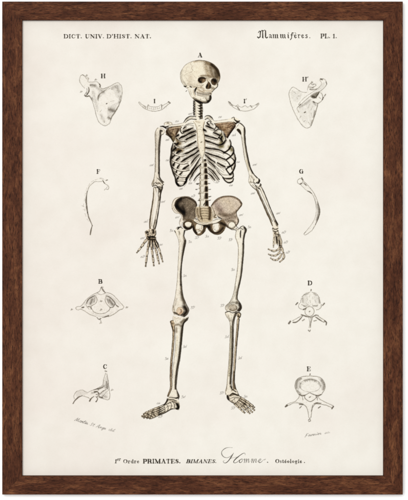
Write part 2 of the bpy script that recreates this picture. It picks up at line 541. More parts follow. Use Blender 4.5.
# ---------------------------------------------------------------- vertebral column
part('spine')
F('199.9 157 203.4 156 207 158 208.2 175 208.4 206 204.4 206.8 199.2 206.6 199.5 180', (0.965, 0.945, 0.885), line=True)
S('204.6 157.5 205.6 175 206.4 204', 1.0, 0.5, (0.30, 0.24, 0.16))
for (ya, yb, xa, xb) in ((158.3, 161.2, 203.6, 206.0), (163.1, 166.7, 203.5, 206.8), (168.3, 173.3, 203.6, 207.2), (174.6, 179.2, 203.8, 207.6),
                         (180.8, 184.8, 203.7, 207.4), (186.3, 191.7, 203.9, 207.9), (192.9, 198.8, 203.9, 208.1), (200.3, 206.2, 204.2, 208.6)):
    xa += .75
    m = (xa + xb) / 2
    F([(xa + .2, ya), (m, ya + 0.1), (xb - .2, ya), (xb + 0.05, (ya + yb) / 2), (xb, yb), (m, yb - 0.1), (xa + .1, yb - 0.3), (xa + 0.35, (ya + yb) / 2)], (0.40, 0.325, 0.24), n=5)
    S([(m + .1, ya + 1.3), (m + .2, yb - 1.3)], 1.25, 0.8, (0.09, 0.07, 0.05))
    S([(m + .3, yb), (m + .3, yb + 1.4)], 0.8, 0.15, (0.4, 0.32, 0.22))
    S([(xa, (ya + yb) / 2), (xa - .2, yb)], 0.9, 0.4)
    L([(200.3, yb + 0.7), (202, yb + 0.3), (203.6, yb + 0.5)], 0.4, 0.5, SEP)
    L([(200.6, ya + 0.5), (201.0, (ya + yb) / 2), (200.4, yb)], 0.35, 0.45, SEP)
    L([(203.2, ya + 0.3), (202.6, (ya + yb) / 2), (203.3, yb)], 0.3, 0.3, SEP)
    S([(200.6, ya), (200.9, yb)], 0.5, 0.3)
L('203.4 205.2 205 203 207 202.4', 0.7, 0.8)
for (ya, yb, xa) in ((158.3, 161.2, 203.2), (163.1, 166.7, 203.2), (168.3, 173.3, 203.3), (174.6, 179.2, 203.4), (180.8, 184.8, 203.4), (186.3, 191.7, 203.5), (192.9, 198.8, 203.6), (200.3, 206.2, 203.8)):
    L([(199.3, ya - .8), (200.0, ya + .6), (200.2, (ya + yb) / 2), (199.9, yb - .4), (199.2, yb + .5)], 0.5, 0.55, SEP)
    P([(201.6, (ya + yb) / 2 - .8), (202, (ya + yb) / 2 + .8)], 0.9, (1, 0.99, 0.95), 0.7)
    P([(200.2, yb + .9), (xa + 1.6, yb + .9), (207.0, yb + .9)], [.6, .7, .5], (0.95, 0.92, 0.85), 0.8)
    S([(201, yb + 1.4), (xa, yb + 1.4)], 0.4, 0.4)
# transverse processes
for (xa, ya, xb, yb, w) in ((208, 178.4, 209.4, 178.2, .6), (208, 183.3, 210, 183.6, .8), (208.2, 189.3, 210.6, 189.3, .9), (208.4, 196.8, 211, 196.3, .9), (208.6, 200.4, 210.6, 200, .9),
                            (196.4, 183.9, 198.6, 183.7, 1.5), (195.6, 189.4, 197.4, 189.2, .8), (198.3, 193.4, 199.8, 193.6, .7), (198, 200.6, 199.8, 200.2, .9), (199, 177.4, 200.2, 178, .6)):
    L([(xa, ya), ((xa + xb) / 2, (ya + yb) / 2 + .15), (xb, yb)], [w * .5, w, w * .6], 0.75)
for (xa, ya) in ((199.4, 182), (199.2, 187), (199, 192.4), (198.8, 198.6), (199, 204)):
    L([(200.4, ya), (xa, ya + 0.6), (199.7, ya + 2.6), (200.2, ya + 4)], 0.4, 0.55, SEP)
    L([(198.7, ya + 1.8), (200, ya + 1.4)], 0.45, 0.6, SEP)

part('neck_vertebrae')
F('193.4 100 202.2 101 202.6 110 202.8 119.5 195.6 119.5 194.8 112', (0.965, 0.94, 0.88), line=True)
for k in range(6):
    yy = 101 + k * 2.45
    L([(193.5, yy), (194.6, yy + 0.6), (193.6, yy + 1.4)], 1.1, 0.9)
    L([(194.5, yy + 1.2), (194.3, yy + 2.2)], 0.8, 0.7)
for k in range(6):
    yy = 102.3 + k * 2.75
    L([(197.4 + 0.12 * k, yy), (199.4, yy + 0.9), (202, yy + 0.2)], [0.3, 1.0, 1.1], 0.85)
    L([(199.6, yy + 1.0), (201.2, yy + 2.2), (199.8, yy + 2.8)], 0.9, 0.8)
S('201.2 102 201.6 118', 1.2, 0.6)
S('195.4 102 195.6 117', 0.5, 0.3)
L('202.6 101 202.2 105 202.8 110 202.2 114 202.6 118.6', 0.5, 0.8)
L('195.8 103 195.4 108 196 113 195.8 118', 0.35, 0.5, SEP)

# ---------------------------------------------------------------- shoulder blades (behind the ribs)
part('shoulder_blade')
F('166 130.5 168.5 128 172.9 126.6 181 125.6 183 127 180.5 131 177.8 136 176.4 141.4 174.2 144.2 171.6 139.4 168.6 136 166 134', (0.72, 0.655, 0.565))
S('171 129.5 176 128', 1.6, 0.3, (0.66, 0.47, 0.36))
S('172.5 138 174.5 142', 1.5, 0.55, (0.52, 0.50, 0.30))
S('166.5 131 168 134 170.5 137', 1.6, 0.95, (0.20, 0.15, 0.10)); S('170.5 137 173 141 174.4 143.4', 0.9, 0.6, (0.3, 0.26, 0.16)); S('168.5 128.6 174 127 180 126.4', 0.7, 0.45, (0.35, 0.26, 0.18)); L('170 134 172.4 131.4 173 129', .6, .5, BR); L('175 137 176 133.6 178.4 130.4', .5, .5, BR)
S('168 129.5 171 133.5', 0.9, 0.5, (0.25, 0.2, 0.13))
S('179 129 176.5 134 175.6 140', 1.0, 0.5, (0.4, 0.28, 0.18))
S('174 132 172 135.5', 1.1, 0.3, (1, 0.9, 0.72))
hatch('167 130 176 127 181 127 177 136 174.5 143 170 137', 65, 0.8, 0.3, 0.3, (0.42, 0.32, 0.22))
mottle(3, 0.13, (0.35, 0.29, 0.22))
P('169.6 129.4 173.6 128 180 127.2', [.6, 1.0, .5], (0.86, 0.79, 0.69), .8); L('169.6 130.4 173.6 129.2 179.4 128.4', .45, .6, SEP); S('171 133 174 136 175 140', 1.1, .4, (0.35, 0.28, 0.18)); P('173 132 175 135', .9, (0.82, 0.73, 0.6), .6); S('178 129.4 176.2 134', 1.1, .6, (0.25, 0.19, 0.13))
L('166 134.4 169 136.4 171.6 139.4 174.4 144', 0.6, 0.8)
L('170.4 130.4 173 129 174.4 131', 0.4, 0.4, BR); L('172.4 135 174.4 133.6', 0.4, 0.4, BR)
part('shoulder_blade')
F('215.2 122.6 222 121.6 230.7 120.8 236.4 122.6 235.6 126 233.6 129.4 229.4 135 226.8 140.6 224.6 143 222 143.4 220 138 219 130 216 126', (0.77, 0.69, 0.59))
S('222 127 226 131 224 137', 2.2, 0.4, (0.55, 0.44, 0.28))
S('235 126.2 231.4 131.2 227.4 137.6 224.6 142', 1.5, 0.95, (0.2, 0.14, 0.09)); S('219 130 221 135 221.6 141', 1.6, 0.6, (0.4, 0.33, 0.2)); S('216.6 125.4 219.6 128.4', 1.0, 0.5, (0.4, 0.3, 0.2)); L('224 133 227 131.6 230 132.2', .5, .6, BR); L('221 126.6 226 127.6 231 126.6', .5, .5, BR); L('223 137 225 134.4 228 134', .5, .5, BR)
S('218 124.4 226 123.4 233 124', 1.2, 0.35, (0.60, 0.42, 0.3))
S('224 129.6 229 127.6 232 128', 1.0, 0.5, (0.5, 0.36, 0.24))
S('222 134 221 141', 1.4, 0.6, (0.46, 0.43, 0.26))
S('226 126 230 125.6', 0.9, 0.3, (1, 0.86, 0.66))
hatch('216 123.5 230 121.8 235 124 229 134 224.5 142 221 138 219 129', 8, 0.85, 0.32, 0.3, (0.42, 0.32, 0.22))
mottle(3, 0.13, (0.36, 0.28, 0.2))
P('217.4 123.6 224 122.8 232 122.6', [.6, .9, .5], (0.88, 0.8, 0.7), .7); L('218 124.8 224 124 231 124', .45, .55, SEP); P('223.4 127.4 227 129 229 128.4', [.5, 1.0, .5], (0.86, 0.75, 0.62), .6); S('220 127 222.6 131 224.6 136', 1.2, .5, (0.35, 0.27, 0.17)); P('225.4 132 226.4 135', .8, (0.82, 0.72, 0.58), .5); S('228 126 232.6 126', .8, .4, (0.4, 0.27, 0.18))
L('235.4 126.6 231.6 131.4 227.8 137.4 225 142', 0.7, 0.85)
L('216.6 127.4 219.4 131 220.4 135', 0.5, 0.6, SEP)

# ---------------------------------------------------------------- chest
part('rib_cage')
RB = (0.985, 0.965, 0.925)
F('183 124 188 121.4 194 121.5 198.6 134 199.6 152 203 158 200.6 163 196 171 191 178.4 187.6 178.6 185 183.8 182.2 186 178.6 185.8 176 182.6 175 177.6 172.9 171.8 171.1 166 170.4 161.2 171 154.6 171.4 148.8 172.8 143.6 174.6 140.4 176 136 178.6 132 180.4 128', RB)
F('204.4 121.4 208 119.6 213.6 121.2 216.2 126.2 219 128.6 222 130.6 224.4 133 226.4 137.4 230 140 231.3 143.8 231.6 147 233.8 149 234.2 152.6 235.4 156 235.6 162 235.4 167 233.8 171.4 233.8 178 232.4 181.8 229 182.9 225.4 181.4 222.6 177.6 219.6 179.8 214.8 181 208.6 176 207 160 203.4 157 203 130', RB)
mottle(4, 0.03)
# olive and brown shade seen between the upper ribs
S('174 146 172.6 152 172 160 173.4 168', 1.2, 0.3, (0.5, 0.43, 0.33))
S('231.6 146 233.6 154 234 162 233 170', 1.2, 0.28, (0.5, 0.43, 0.33))
for a in ('176.5 138.5 178 142.6', '177 144.5 180 143.5', '178.6 150.5 182 150.6', '176 150 178.5 149'):
    S(a, 1.8, 0.75, (0.38, 0.30, 0.17))
for a in ('221 134.5 222.5 138.5', '221.8 141.5 219.8 144.5', '222.6 146.4 219.8 147', '229.6 147.4 231.6 150'):
    S(a, 1.7, 0.75, (0.40, 0.36, 0.2))
DL = [  # dark gaps between the ribs, left of the breastbone
 ('183.1 128.9 184.6 127.6 186.2 126.4', [.5, .9, .4]),
 ('181.8 132.5 185.4 131.2 189 129.7 193.2 127.8', [.9, 1.8, 1.4, .5]),
 ('179 138.8 181.6 137.2 184.6 136 190 133 195.6 130.6', [.9, 1.5, 1.2, 1.3, .6]),
 ('190.8 133.2 193.4 132.2 195.7 131', [.3, .5, .4]),
 ('184.6 140.6 187 139 189.7 137.6 195.6 134.8', [.5, 1.4, 1.4, 1.0]),
 ('183.4 147.6 186.6 146.4 189.7 144.9 195.8 141.4', [.5, 1.2, 1.4, 1.1]),
 ('181.4 155.3 185 153.8 189.3 152 197.2 147.4', [.4, 1.0, 1.3, 1.1]),
 ('180.6 162.2 183.4 160.4 187 158.1 195 153.6 198.4 150.6', [.5, 1.3, 1.3, 1.2, 1.0]),
 ('182.4 169.6 184.6 168.2 188.6 165.3', [.5, 1.5, 1.1]),
 ('191 163.8 193 161 195.2 158.2 199.2 154.2', [.4, 1.1, 1.0, .6]),
 ('186 179.4 190 173.6 194.6 166.9 200.4 157.8', [1.6, 1.3, 1.0, .7]),
 ('189.4 180.2 192.4 174.8 196 169.1 200.8 164.2', [.5, .9, 1.0, .9]),
 ('193.9 180.6 196 177.4 200.2 173.2', [.5, .9, .8]),
 ('190.6 174.6 193.4 169.6 196.6 164.8', [.3, .5, .3]),
 ('172.6 151.2 174.2 149.4 176.2 147.6', [1.0, 1.4, .7]),
 ('175.8 154.2 178.4 151.9 181.4 150.4', [.8, 1.2, .7]),
 ('171.9 158 173.2 156.6 175 154.8', [1.0, 1.4, .7]),
 ('175.5 160.8 177.4 159 179.8 157.2', [.8, 1.2, .7]),
 ('172.8 167 173.6 164.6 174.7 162.6', [1.0, 1.4, .7]),
 ('176.9 168.9 178 166.8 179.4 164.9', [.8, 1.3, .8]),
 ('175.9 173.5 176.2 172.2 176.6 170.9', [1.2, 1.4, .8]),
 ('178.8 176 180.4 174 182.4 172', [.7, 1.1, .6]),
 ('176.9 180.2 177.6 178.6 178.4 177', [1.2, 1.5, .7]),
 ('176.4 182 177.2 184 179 185.4', [1.0, 1.6, 1.0]),
 ('186.8 179 185.6 182 183.6 184.8', [1.4, 1.6, .7]),
 ('176 136.6 177.6 135.6 179 134.8', [1.0, 1.6, .6]),
 ('174.6 143.4 176.6 144.4 178.6 142.6', [1.0, 1.4, .6]),
 ('176.4 153.1 178 151.8 180.1 150.4', [.5, .9, .5]),
 ('174.4 146.6 176 148.4', [.7, .7])]
for p, w in DL:
    L(p, [q * 1.28 for q in w], 1.0)
    q = [(x + 0.15, y + 1.0) for x, y in nums(p)]
    if len(nums(p)) > 2 and math.dist(nums(p)[0], nums(p)[-1]) > 3.2:
        L([(x + 0.35, y + 2.0) for x, y in nums(p)], [0.3, 0.5, 0.5, 0.3], 0.5, SEP)
        L([(x - 0.35 * 0.6, y - 1.25) for x, y in nums(p)], [0.3, 0.45, 0.3], 0.45, SEP)
    S(q, 0.9, 0.42 if q[0][1] < 172 else 0.12, (0.42, 0.38, 0.33))
WB = (0.99, 0.975, 0.94)
for p in ('175 144.6 176.6 146.4 180 147.6 184.4 147.4', '177 137.4 178.8 139.8 182 141 185.6 140.4', '172.8 152.2 176 154.4 180.4 155.4 185 154.6', '172.2 159.6 176 161.6 182 163.2 188.4 162.2',
          '172.8 166.4 176 168.8 180.4 170.2 185 170.3 189.6 169', '174.8 172.4 178 175 182 176.8 186.4 176.2', '177.4 180 180.6 180 185 180.4', '181.2 128.4 181 130.8 182.6 132.4'):
    P(p, [1.2, 1.5, 1.4, .8], WB, .95)
    L([(x - .2, y - .85) for x, y in nums(p)], .4, .6, SEP)
    L([(x - .2, y + .95) for x, y in nums(p)], .5, .7, SEP)
CL = [  # contours and light lines
 ('181.6 127 180.2 129.4 180.1 131 181.8 133.2 184 133', .7, .85),
 ('178.6 134 176.6 136 176.4 138 178.6 140 182 141.4 184.6 141.2', .6, .75),
 ('174.9 143.6 175.6 145.2 178.6 147 183 148 185 147.6', .6, .7),
 ('173 143.7 171.7 148.8 171.2 154.7 170.5 161.3 171.2 166 173 171.8 175.2 177.6 176.2 182.6 178.2 185.6 180.4 186', [.8, 1.3, 1.2, 1.5, 1.2, 1.3, 1.2, 1.3, 1.2, .9], .95),
 ('174.2 145 173 149.6 172.4 155 171.9 161 172.8 166 174.4 171 176.4 176.4 177.8 181.6', .5, .75),
 ('175.6 144 174.6 149 174.2 154', .4, .55),
 ('180.4 186 182.6 185.6 184.8 183.7 186.6 179.3', .9, .9),
 ('172.6 153.4 176 155.6 180 156.6', .4, .5), ('172.2 160.8 176 162.6 182 164.4 188 163.6', .4, .5),
 ('172.8 167.6 176 169.9 180 171.2 185 171.4 189.4 170.2', .5, .6), ('174.8 173.6 178 176 182 177.8 186 177.4', .5, .6),
 ('177.6 181.4 180.6 181 184.6 181.6', .4, .5), ('178.4 183.8 181.4 184.6 183.6 183', .4, .5),
 ('184 150.4 190 148 196.6 144.8', .35, .45), ('183 143.8 190 141 196 138', .35, .4), ('182.4 158.6 189 155.6 197.6 150', .35, .45),
 ('184 164.6 190 160.8 197.4 154.6', .35, .45), ('186 171 192 165.6 199 156', .4, .5), ('188.4 176.4 194.4 168 200.2 160.4', .35, .45),
 ('184.6 134.6 190 132 195 129.4', .35, .4), ('186 124.6 190 123.4 193.4 123.6', .5, .6), ('184.4 126 189 124.8 193.8 126', .5, .6),
 # other side
 ('206.6 122.5 209 121.2 212 121.8 214.7 123.8 215.9 127 214 130.2', .7, .85),
 ('218.2 129 221.2 130.4 221.7 133.4 219 137.2', .7, .85), ('223.4 132.6 225.6 136.2 225.2 140 222 143.8', .7, .8),
 ('229.9 140 231 143.7 229.9 148.1 226.9 151 224 152.5', [.7, .9, 1.2, 1.2, 1.0], .95),
 ('231.4 146 233.4 148.2 233.6 152.4 230.6 156.5 225.8 159.9', [.7, .8, 1.1, 1.2, .9], .95),
 ('234 153 235.1 156 235.2 160.6 232.8 164.4 227.3 168', [.7, .9, 1.2, 1.2, .9], .95),
 ('235.2 161 235 166 232.9 171.2 229.9 174.6', [.8, 1.1, 1.2, 1.0], .95),
 ('232.9 171.6 233.4 175 233 177 230.7 178.4 227 178.5 223.8 178', [.6, .8, 1.1, 1.0, 1.1, .7], .95),
 ('233.6 178.6 232.5 181.4 229 182.6 225.6 181.1 222.9 177.5', [.7, 1.0, 1.1, 1.0, .8], .95),
 ('224.7 152.9 227.4 154 230.2 155.8', 1.0, .9), ('226.5 160.6 228.4 162.6 229.9 165', 1.0, .95), ('231 157.6 233 159.2 234.4 161.3', .9, .9),
 ('230.6 165.7 231.4 167.4 232 169.2', .9, .9), ('226 169 227.6 171.8 229.9 174.6', 1.2, .95), ('226.2 169 229 167 232.4 165.4', .9, .9),
 ('227 166.6 229.4 166', .7, .8), ('231 175 232.8 173.4', .6, .8),
 ('209.2 161.7 214.4 166.9 218.7 172.9 223.4 177.4', .6, .75), ('211 163 216.1 166.9 221.4 173.7 226 175 231 174.6', .45, .6),
 ('212 163.2 219 169 224 173', .35, .5), ('217 170 222 176', .4, .5),
 ('207 154.8 212 160 218 165.6 224 170.4', .4, .5), ('206.6 152 212 156 219 160.4 226 164', .35, .4),
 ('207 146 214 148 222 151.4', .35, .4), ('206.4 137.6 212 139.6 217 140.8', .35, .4), ('207.4 151 216 153.4 224 156.4', .35, .4)]
for p, w, d in CL:
    L(p, [q * 1.3 for q in w] if isinstance(w, list) else w * 1.1, d)
    if isinstance(w, list):
        S([(x - .5, y + .9) for x, y in nums(p)], 0.8, 0.35, (0.42, 0.38, 0.33))
DR = [
 ('207.2 123 208.2 124.2 209.8 125.4', [.9, 1.1, .5]), ('210.4 122.6 213 124.4', [.7, .5]),
 ('205.8 125.7 209.4 127.2 214.2 129.2', [.9, 1.3, .7]), ('203.2 129 204.4 130.2 206.4 131', [1.2, 1.6, .6]),
 ('213.4 132.6 216.4 133.8 220 135.4', [.8, 1.4, 1.0]), ('214.4 131.2 216.4 130.2 218.4 129', [.5, .8, .5]),
 ('203.6 134.8 206.6 135.8 210.3 136.8 217.6 138.8', [1.2, 1.3, 1.1, 1.0]), ('204.8 140.2 207.4 141.4 211 142.3 218.2 145', [1.3, 1.4, 1.1, .9]),
 ('218 145.2 221 144.6 223.2 143.6 226.4 140', [.7, 1.1, 1.1, .7]), ('205.2 147.6 210 148.5 218.8 149.7 224 152.2', [1.1, 1.2, 1.0, 1.1]),
 ('205.4 152.2 210 154.2 218 156.6 224.8 159.3', [.8, 1.1, 1.1, 1.0]), ('205.2 154.6 210 159 215 162.1', [.8, 1.1, .9]),
 ('217.5 162.7 221 164.8 225.2 166.9', [.8, 1.3, .9]), ('207.2 159.8 211 163 215.2 167', [.4, .6, .4]),
 ('207.8 167.2 211.5 169.9 215 173.6 219.2 179.4', [.6, 1.0, .9, .7]), ('208.6 168.8 212.6 173.8 217.8 180', [.3, .5, .4]),
 ('207 172.8 210.7 175.4 214.9 180.6', [.6, 1.0, .7]), ('222 136.4 220.6 139.4', [1.2, .8]), ('218.6 137.6 221 139 222.4 141.6', [1.0, 1.3, .8]),
 ('216.6 126.4 218.6 128', [.8, .6]), ('224 134 225.2 137', [.5, .5])]
for p, w in DR:
    L(p, [q * 1.22 for q in w], 1.0)
    q = [(x - 0.1, y + 0.95) for x, y in nums(p)]
    if len(nums(p)) > 2 and math.dist(nums(p)[0], nums(p)[-1]) > 3.2:
        L([(x + -0.35, y + 2.0) for x, y in nums(p)], [0.3, 0.5, 0.5, 0.3], 0.5, SEP)
        L([(x - -0.35 * 0.6, y - 1.25) for x, y in nums(p)], [0.3, 0.45, 0.3], 0.45, SEP)
    S(q, 0.9, 0.40 if q[0][1] < 164 else 0.1, (0.42, 0.38, 0.33))
# paper shows again below the arch of the lower ribs
S('196 172 199 165', 0.7, 0.2); S('209 163 214 170 219 175', 0.9, 0.22, (0.5, 0.47, 0.42))
S('197 146 197.6 150', 1.2, 0.3, (0.55, 0.5, 0.5)); S('191 160 195 156', 1.0, 0.22, (0.5, 0.47, 0.44))

RIBS = ['183 125.6 187 123.6 193.5 123', '181 130.4 186 128.6 193.6 125.8', '180 134.4 186 133.4 195.2 129.2', '177 137.6 180.5 139.8 187 137.4 195.6 132.8',
        '175.2 144.4 180 145.4 187.6 142.6 196 138', '172.6 148.8 178 148.9 186 149 196.6 144.4', '171.8 155 178 156.4 187 155.4 197.4 149.4',
        '171 161.4 178 162.8 187 161.4 198.6 152.6', '172 167.6 180 170.4 190 168.2 199.6 156.4', '175.2 174.6 182 177 189 173 200 160.6', '178 182.6 183 181.6', '191.8 178.6 195.6 173 200.4 166']
RIBSR = ['206 121.6 211 120.8 214.6 124 214.6 128', '205 124.6 210 126.2 215 129.2 219.6 129.6 221 133', '203.6 132.6 210 132.6 216 136.4 223.6 134.4 225.4 138', '204.8 138.4 212 139.6 219 142 225 140.6',
         '205.4 144.6 212 145.6 220 147.8 229 144', '205.4 150 214 151.6 222 154.4 230 153.4 233 149.6', '205.8 153.6 214 158.4 224 162 232 158', '206.8 157.6 214 164.4 222 168.6 231 164.6 234.6 160',
         '209 161 216 168 223 174.4 230.4 172', '222.4 177 227 176.4 232.4 175', '224 179.4 228.6 180.6 232.4 179.6', '207.8 170 213 175.4 216.6 180']
for p in RIBS + RIBSR:
    part('rib')
    band(p, 3.2)

part('sternum')
F('193.2 121.2 196.6 119.4 200.6 120 204.6 119.6 204.8 122 203.6 126.4 203 130 204.4 134.4 205 142 204.9 150 203.6 155 202.4 158.4 200.8 156 199.2 151 197.6 144 197 134.4 196.2 127.8 194.2 124.4', (0.955, 0.925, 0.845))
S('204 122.6 203.2 130 204.4 138 204.6 150', 0.7, 0.4, BR)
S('197 127 197.8 140 199.4 151', 0.5, 0.25, BR)
L('193.2 121.4 195.6 124.6 196.4 128 197.2 134.6 197.6 143.8 199.2 151 200.8 156', 0.45, 0.6, SEP)
L('204.8 121.6 203.7 126.2 203.1 130 204.5 134.6 205 142 204.9 149.6 203.6 155 202.4 158.2', 0.5, 0.7, SEP)
for (x, y, ww) in ((198.6, 126, .6), (199.8, 125.6, .6), (201, 127.4, .5), (201.4, 142, 1.1), (200.6, 142.6, .7), (198.6, 137, .4), (202.4, 135, .4), (200.4, 148, .4), (202.6, 150.6, .4), (201.6, 131, .35), (199.4, 131.4, .35)):
    L([(x, y), (x + 0.5, y - 0.2)], ww, 0.5, SEP)
L('197.4 129.6 200 129.2 203 130', 0.35, 0.4, SEP); L('201 156.6 202.4 159.6 203 163', 0.5, 0.6, SEP)
S('196 121.4 199.6 122.4', 0.8, 0.3, BR)

part('clavicle')
F('184 122.2 186 119 189 116.7 192 116.2 195.6 116.8 196.2 119.2 192.2 119.2 188.6 120.4 186 122.6 183.4 125 176 126 169 126.4 166.6 127.6 166.8 126.2 171 125 178 124.4', (0.975, 0.955, 0.90))
L('183.6 122.4 186 119 189 116.8 192 116.2 195.8 116.9', [.5, 1.0, 1.1, .8, .5], 0.85)
L('185 122.6 187.6 120.6 191 119.2 196.2 119.4', [.4, .7, .7, .9], 0.85)
S('186.4 120.4 189 118.4 193 117.8', 0.5, 0.35)
L('166.8 126.2 171 124.9 177 124.3 183.6 122.8', 0.45, 0.55, SEP)
L('167 128 170 127 177 126.4 183.2 125.4', 0.4, 0.65, SEP)
F('164.4 123 168 121.9 171.6 122.6 172.2 124 168 125 165 125', (0.96, 0.93, 0.87))
L('164.4 125.2 164.4 123.2 167.4 122 171.2 122.6 172 124', 0.45, 0.6, SEP); L('167 123.6 168.4 123.2 169 124', 0.6, 0.7, SEP)
L('167.2 122.4 169 122.2', 0.6, 0.7)
L('160.2 126.4 163 126.4 165.4 127.2 168.4 126.2', [.6, 1.3, 1.6, .8], 1.0); L('165 127.6 166 128.6', 1.1, 0.9)
L('166.6 128.8 169 127.6 172 126.8', .6, .8)
part('clavicle')
F('205 117.4 206.4 115.8 209.2 115.9 212.6 118.6 214.6 121 222 120.2 230.6 119.2 236.6 120.2 236 122 230 121.8 222 122.6 214.4 123.4 211 121.4 208.6 118.8 205.4 119.6', (0.975, 0.955, 0.90))
L('204.8 117 206.4 115.8 209.2 115.9 211.4 117.2 213 119.4', [.5, .8, 1.0, 1.2, .7], 0.85)
L('205.2 119.4 207.4 118.6 209.6 119.6 211.4 121.8', [.8, .8, .6, .5], 0.8)
L('213 119.4 214.6 121 222 120.1 230.6 119.1 236.4 120', 0.4, 0.55, SEP)
L('214.4 123.4 222 122.7 229.6 121.9 233 122.4', 0.5, 0.7, SEP)
S('207 117.6 209.6 117.6 211.6 119.6', 0.6, 0.35)
F('228 119.4 231 118 235 117.4 239 119.6 239.4 121.4 236 122.4 232 121.4', (0.96, 0.93, 0.86))
L('231.6 118.2 234 117.2 234.6 119.6 237.4 121.6 239.6 121', [.4, .6, 1.0, 1.6, 1.0], 0.95)
L('233.6 122 235.6 123.4 237.4 122.6', [.8, 1.4, .8], 0.95); L('229.6 124.4 232.6 123.4 234.8 125', 0.6, 0.75); L('231 125.4 233.4 126', 0.5, 0.6)

# ---------------------------------------------------------------- arms
part('upper_arm_bone')
F('156.4 129.4 158 127.8 160.6 127.6 164 129 164.8 131.6 163.4 133.6 161.4 135 160.8 139 160 146 159.6 160 159.7 173 160.2 178 163.6 182.2 163.2 185 160.6 186.6 156 186 153 186.4 151.7 184 153.8 178.6 154.8 172.8 155.2 160 155.3 145 155 134', (0.955, 0.93, 0.875))
S('160.3 131.6 160.2 136 159 145 158.9 160 158.9 173', [0.9, 0.9, 0.8, 0.7, 0.7], 0.95, (0.14, 0.11, 0.08))
S('160.6 130.4 161.8 131', 0.9, 0.9, (0.12, 0.1, 0.07))
S('155.6 133 155.9 150 155.7 172', 0.6, 0.45, (0.5, 0.47, 0.42))
S('157 132 156.7 140 157 150', 0.4, 0.3, GRY)
S('158.8 173 160 178.6 162.8 182', 0.8, 0.8, (0.16, 0.13, 0.09))
S('153.8 180 153 184', 0.7, 0.5); S('156.4 183.4 158.6 182.6 161 184.4', 0.7, 0.5)
L('158 127.9 156.5 129.4 155.1 134 155.3 145 155.2 160 154.8 172.8 153.9 178.4 151.8 184 153 186.6', 0.5, 0.75, SEP)
L('163.2 134 161.2 135.4 160.6 140 159.9 147 159.5 160 159.6 173 160.2 178 163.8 182.2', 0.6, 0.9)
L('160.2 128 163 128.8 164.8 131.4 163.6 133.6', 0.4, 0.5, SEP)
L('157.4 178 159.4 180 162.6 183.4', [.4, .7, 1.0], 0.85); L('153 184.6 155.6 182.6 157.4 184 160 183.2', 0.6, 0.75)
L('152.6 186.2 155 185.2 158 186.6 161 186.2 163.4 184.6', 0.8, 0.85); L('156.4 176 157 180 155.4 182.6', 0.35, 0.5, SEP)
L('158.4 134 157.8 145 157.9 172', 0.3, 0.5, SEP)
part('upper_arm_bone')
F('234.8 129.2 236 126.6 238.4 124 241 123.6 243.6 126 244.8 130.4 245 138 246 146 248 157 250.4 167 253.2 173.4 258 178.2 259.4 180.6 258.2 183.2 255 183.6 252 183.2 250 184.2 248.6 181.6 249.2 177.4 248.8 172.8 244.6 158.4 242.8 146.4 241.4 136.6 240.6 134.6 238 132 236.4 130.6', (0.975, 0.955, 0.905))
F('236.6 129.6 238.2 128.6 240 129.8 241.2 132.6 241.2 134.9 239.6 133.6 238 131.8', (0.20, 0.165, 0.12))
S('244.2 128 244.5 138 245.6 147 247.4 157 249.8 166.4 252.8 172.8', [0.6, 0.8, 0.8, 0.8, 0.9, 1.0], 0.85, (0.22, 0.18, 0.12))
S('242 137 243.2 147 245 158', 0.5, 0.3, GRY)
S('246.4 160 249 170', 0.6, 0.35, (0.6, 0.52, 0.3))
L('236.8 123 239.4 122.8 242 124.6 244.3 127.1 245 130.4 245.1 137 246 146 247.8 156 250.2 166.8 253.2 173.4 257.4 178', [.6, .9, .9, 1.0, 1.0, .8, .7, .9, 1.1, .9], 0.92)
L('235 129 237 126.4 238.6 124.6', 0.4, 0.6, SEP)
L('241.1 135 242.8 146.4 244.6 158.4 248.8 172.8 249.2 177.4 248.6 181.6 250.2 184', 0.45, 0.6, SEP)
L('258.6 178.6 259.4 180.6 258.2 183 256.4 182.6', [.8, 1.8, 1.4, .6], 1.0)
L('254 179.4 253.6 182 255.6 183.4 257.4 181.6', 0.6, 0.8); S('251 176 254 179.6', 0.9, 0.35); L('250.6 178.4 251 182.6', 0.4, 0.5, SEP)
S('250 182 253.4 182.6', 0.7, 0.4)

FO = (0.965, 0.94, 0.89)
part('forearm_bones')
F('153.4 187.4 157 187 162.6 186.4 161.6 192 160.3 199 158.4 211 156.4 223 155.4 229.6 150.2 229.4 149.6 223 150.8 213.4 153 199', FO)
L('153.6 188 153.2 198 150.9 213 149.7 223 150.2 229.6', [.6, 1.2, 1.3, 1.3, 1.4], 0.8, SEP)
S('152.8 200 150.8 214 150 224', 0.8, 0.5, (0.4, 0.34, 0.26))
L('162.4 186.8 160.6 194 160.2 199 158.4 211 156.2 224 154.6 229.4', [1.6, .9, .9, 1.0, 1.2, 1.4], 0.92)
L('158.8 189 158.2 194 158.6 199 157 210 154.8 221 153.4 229', [1.2, .7, .5, .5, .5, .8], 0.75)
L('155.2 187.8 156 190 156.4 194 154.4 205 152.8 215 151.6 226', [1, .6, .4, .3, .3, .5], 0.6, SEP)
S('160 188.5 160.6 193 159.4 200', 0.9, 0.75, (0.2, 0.16, 0.1)); S('153.4 227 154.4 224 155.4 220', 0.8, 0.55)
L('157.4 187.4 159.8 189.6 159.6 192', 1.0, 0.9); L('154 187 156.6 187.6 159 187.2 161.6 187.4', 0.7, 0.85)
F('156.4 192 157.8 192 157.4 199 155.4 212 153.4 222.6 152.4 224 153 213 155 201', (1.0, 0.995, 0.98), a=0.8)
part('forearm_bones')
F('250.4 184.4 253 184 256 185.6 259 184.4 261.4 185.2 262.4 188.4 266 197 270.8 209.2 275.2 219.4 278.2 224 277.6 227.6 273 227.4 270.4 220.6 266.4 213 263.2 205 258 193.6 256.4 190.2', FO)
F('258.6 190 260 190.6 264 199.4 269 210.4 272.6 219 273.8 223 271.6 220 266.6 209.4 261.6 198.2', (1, 0.995, 0.98), a=0.85)
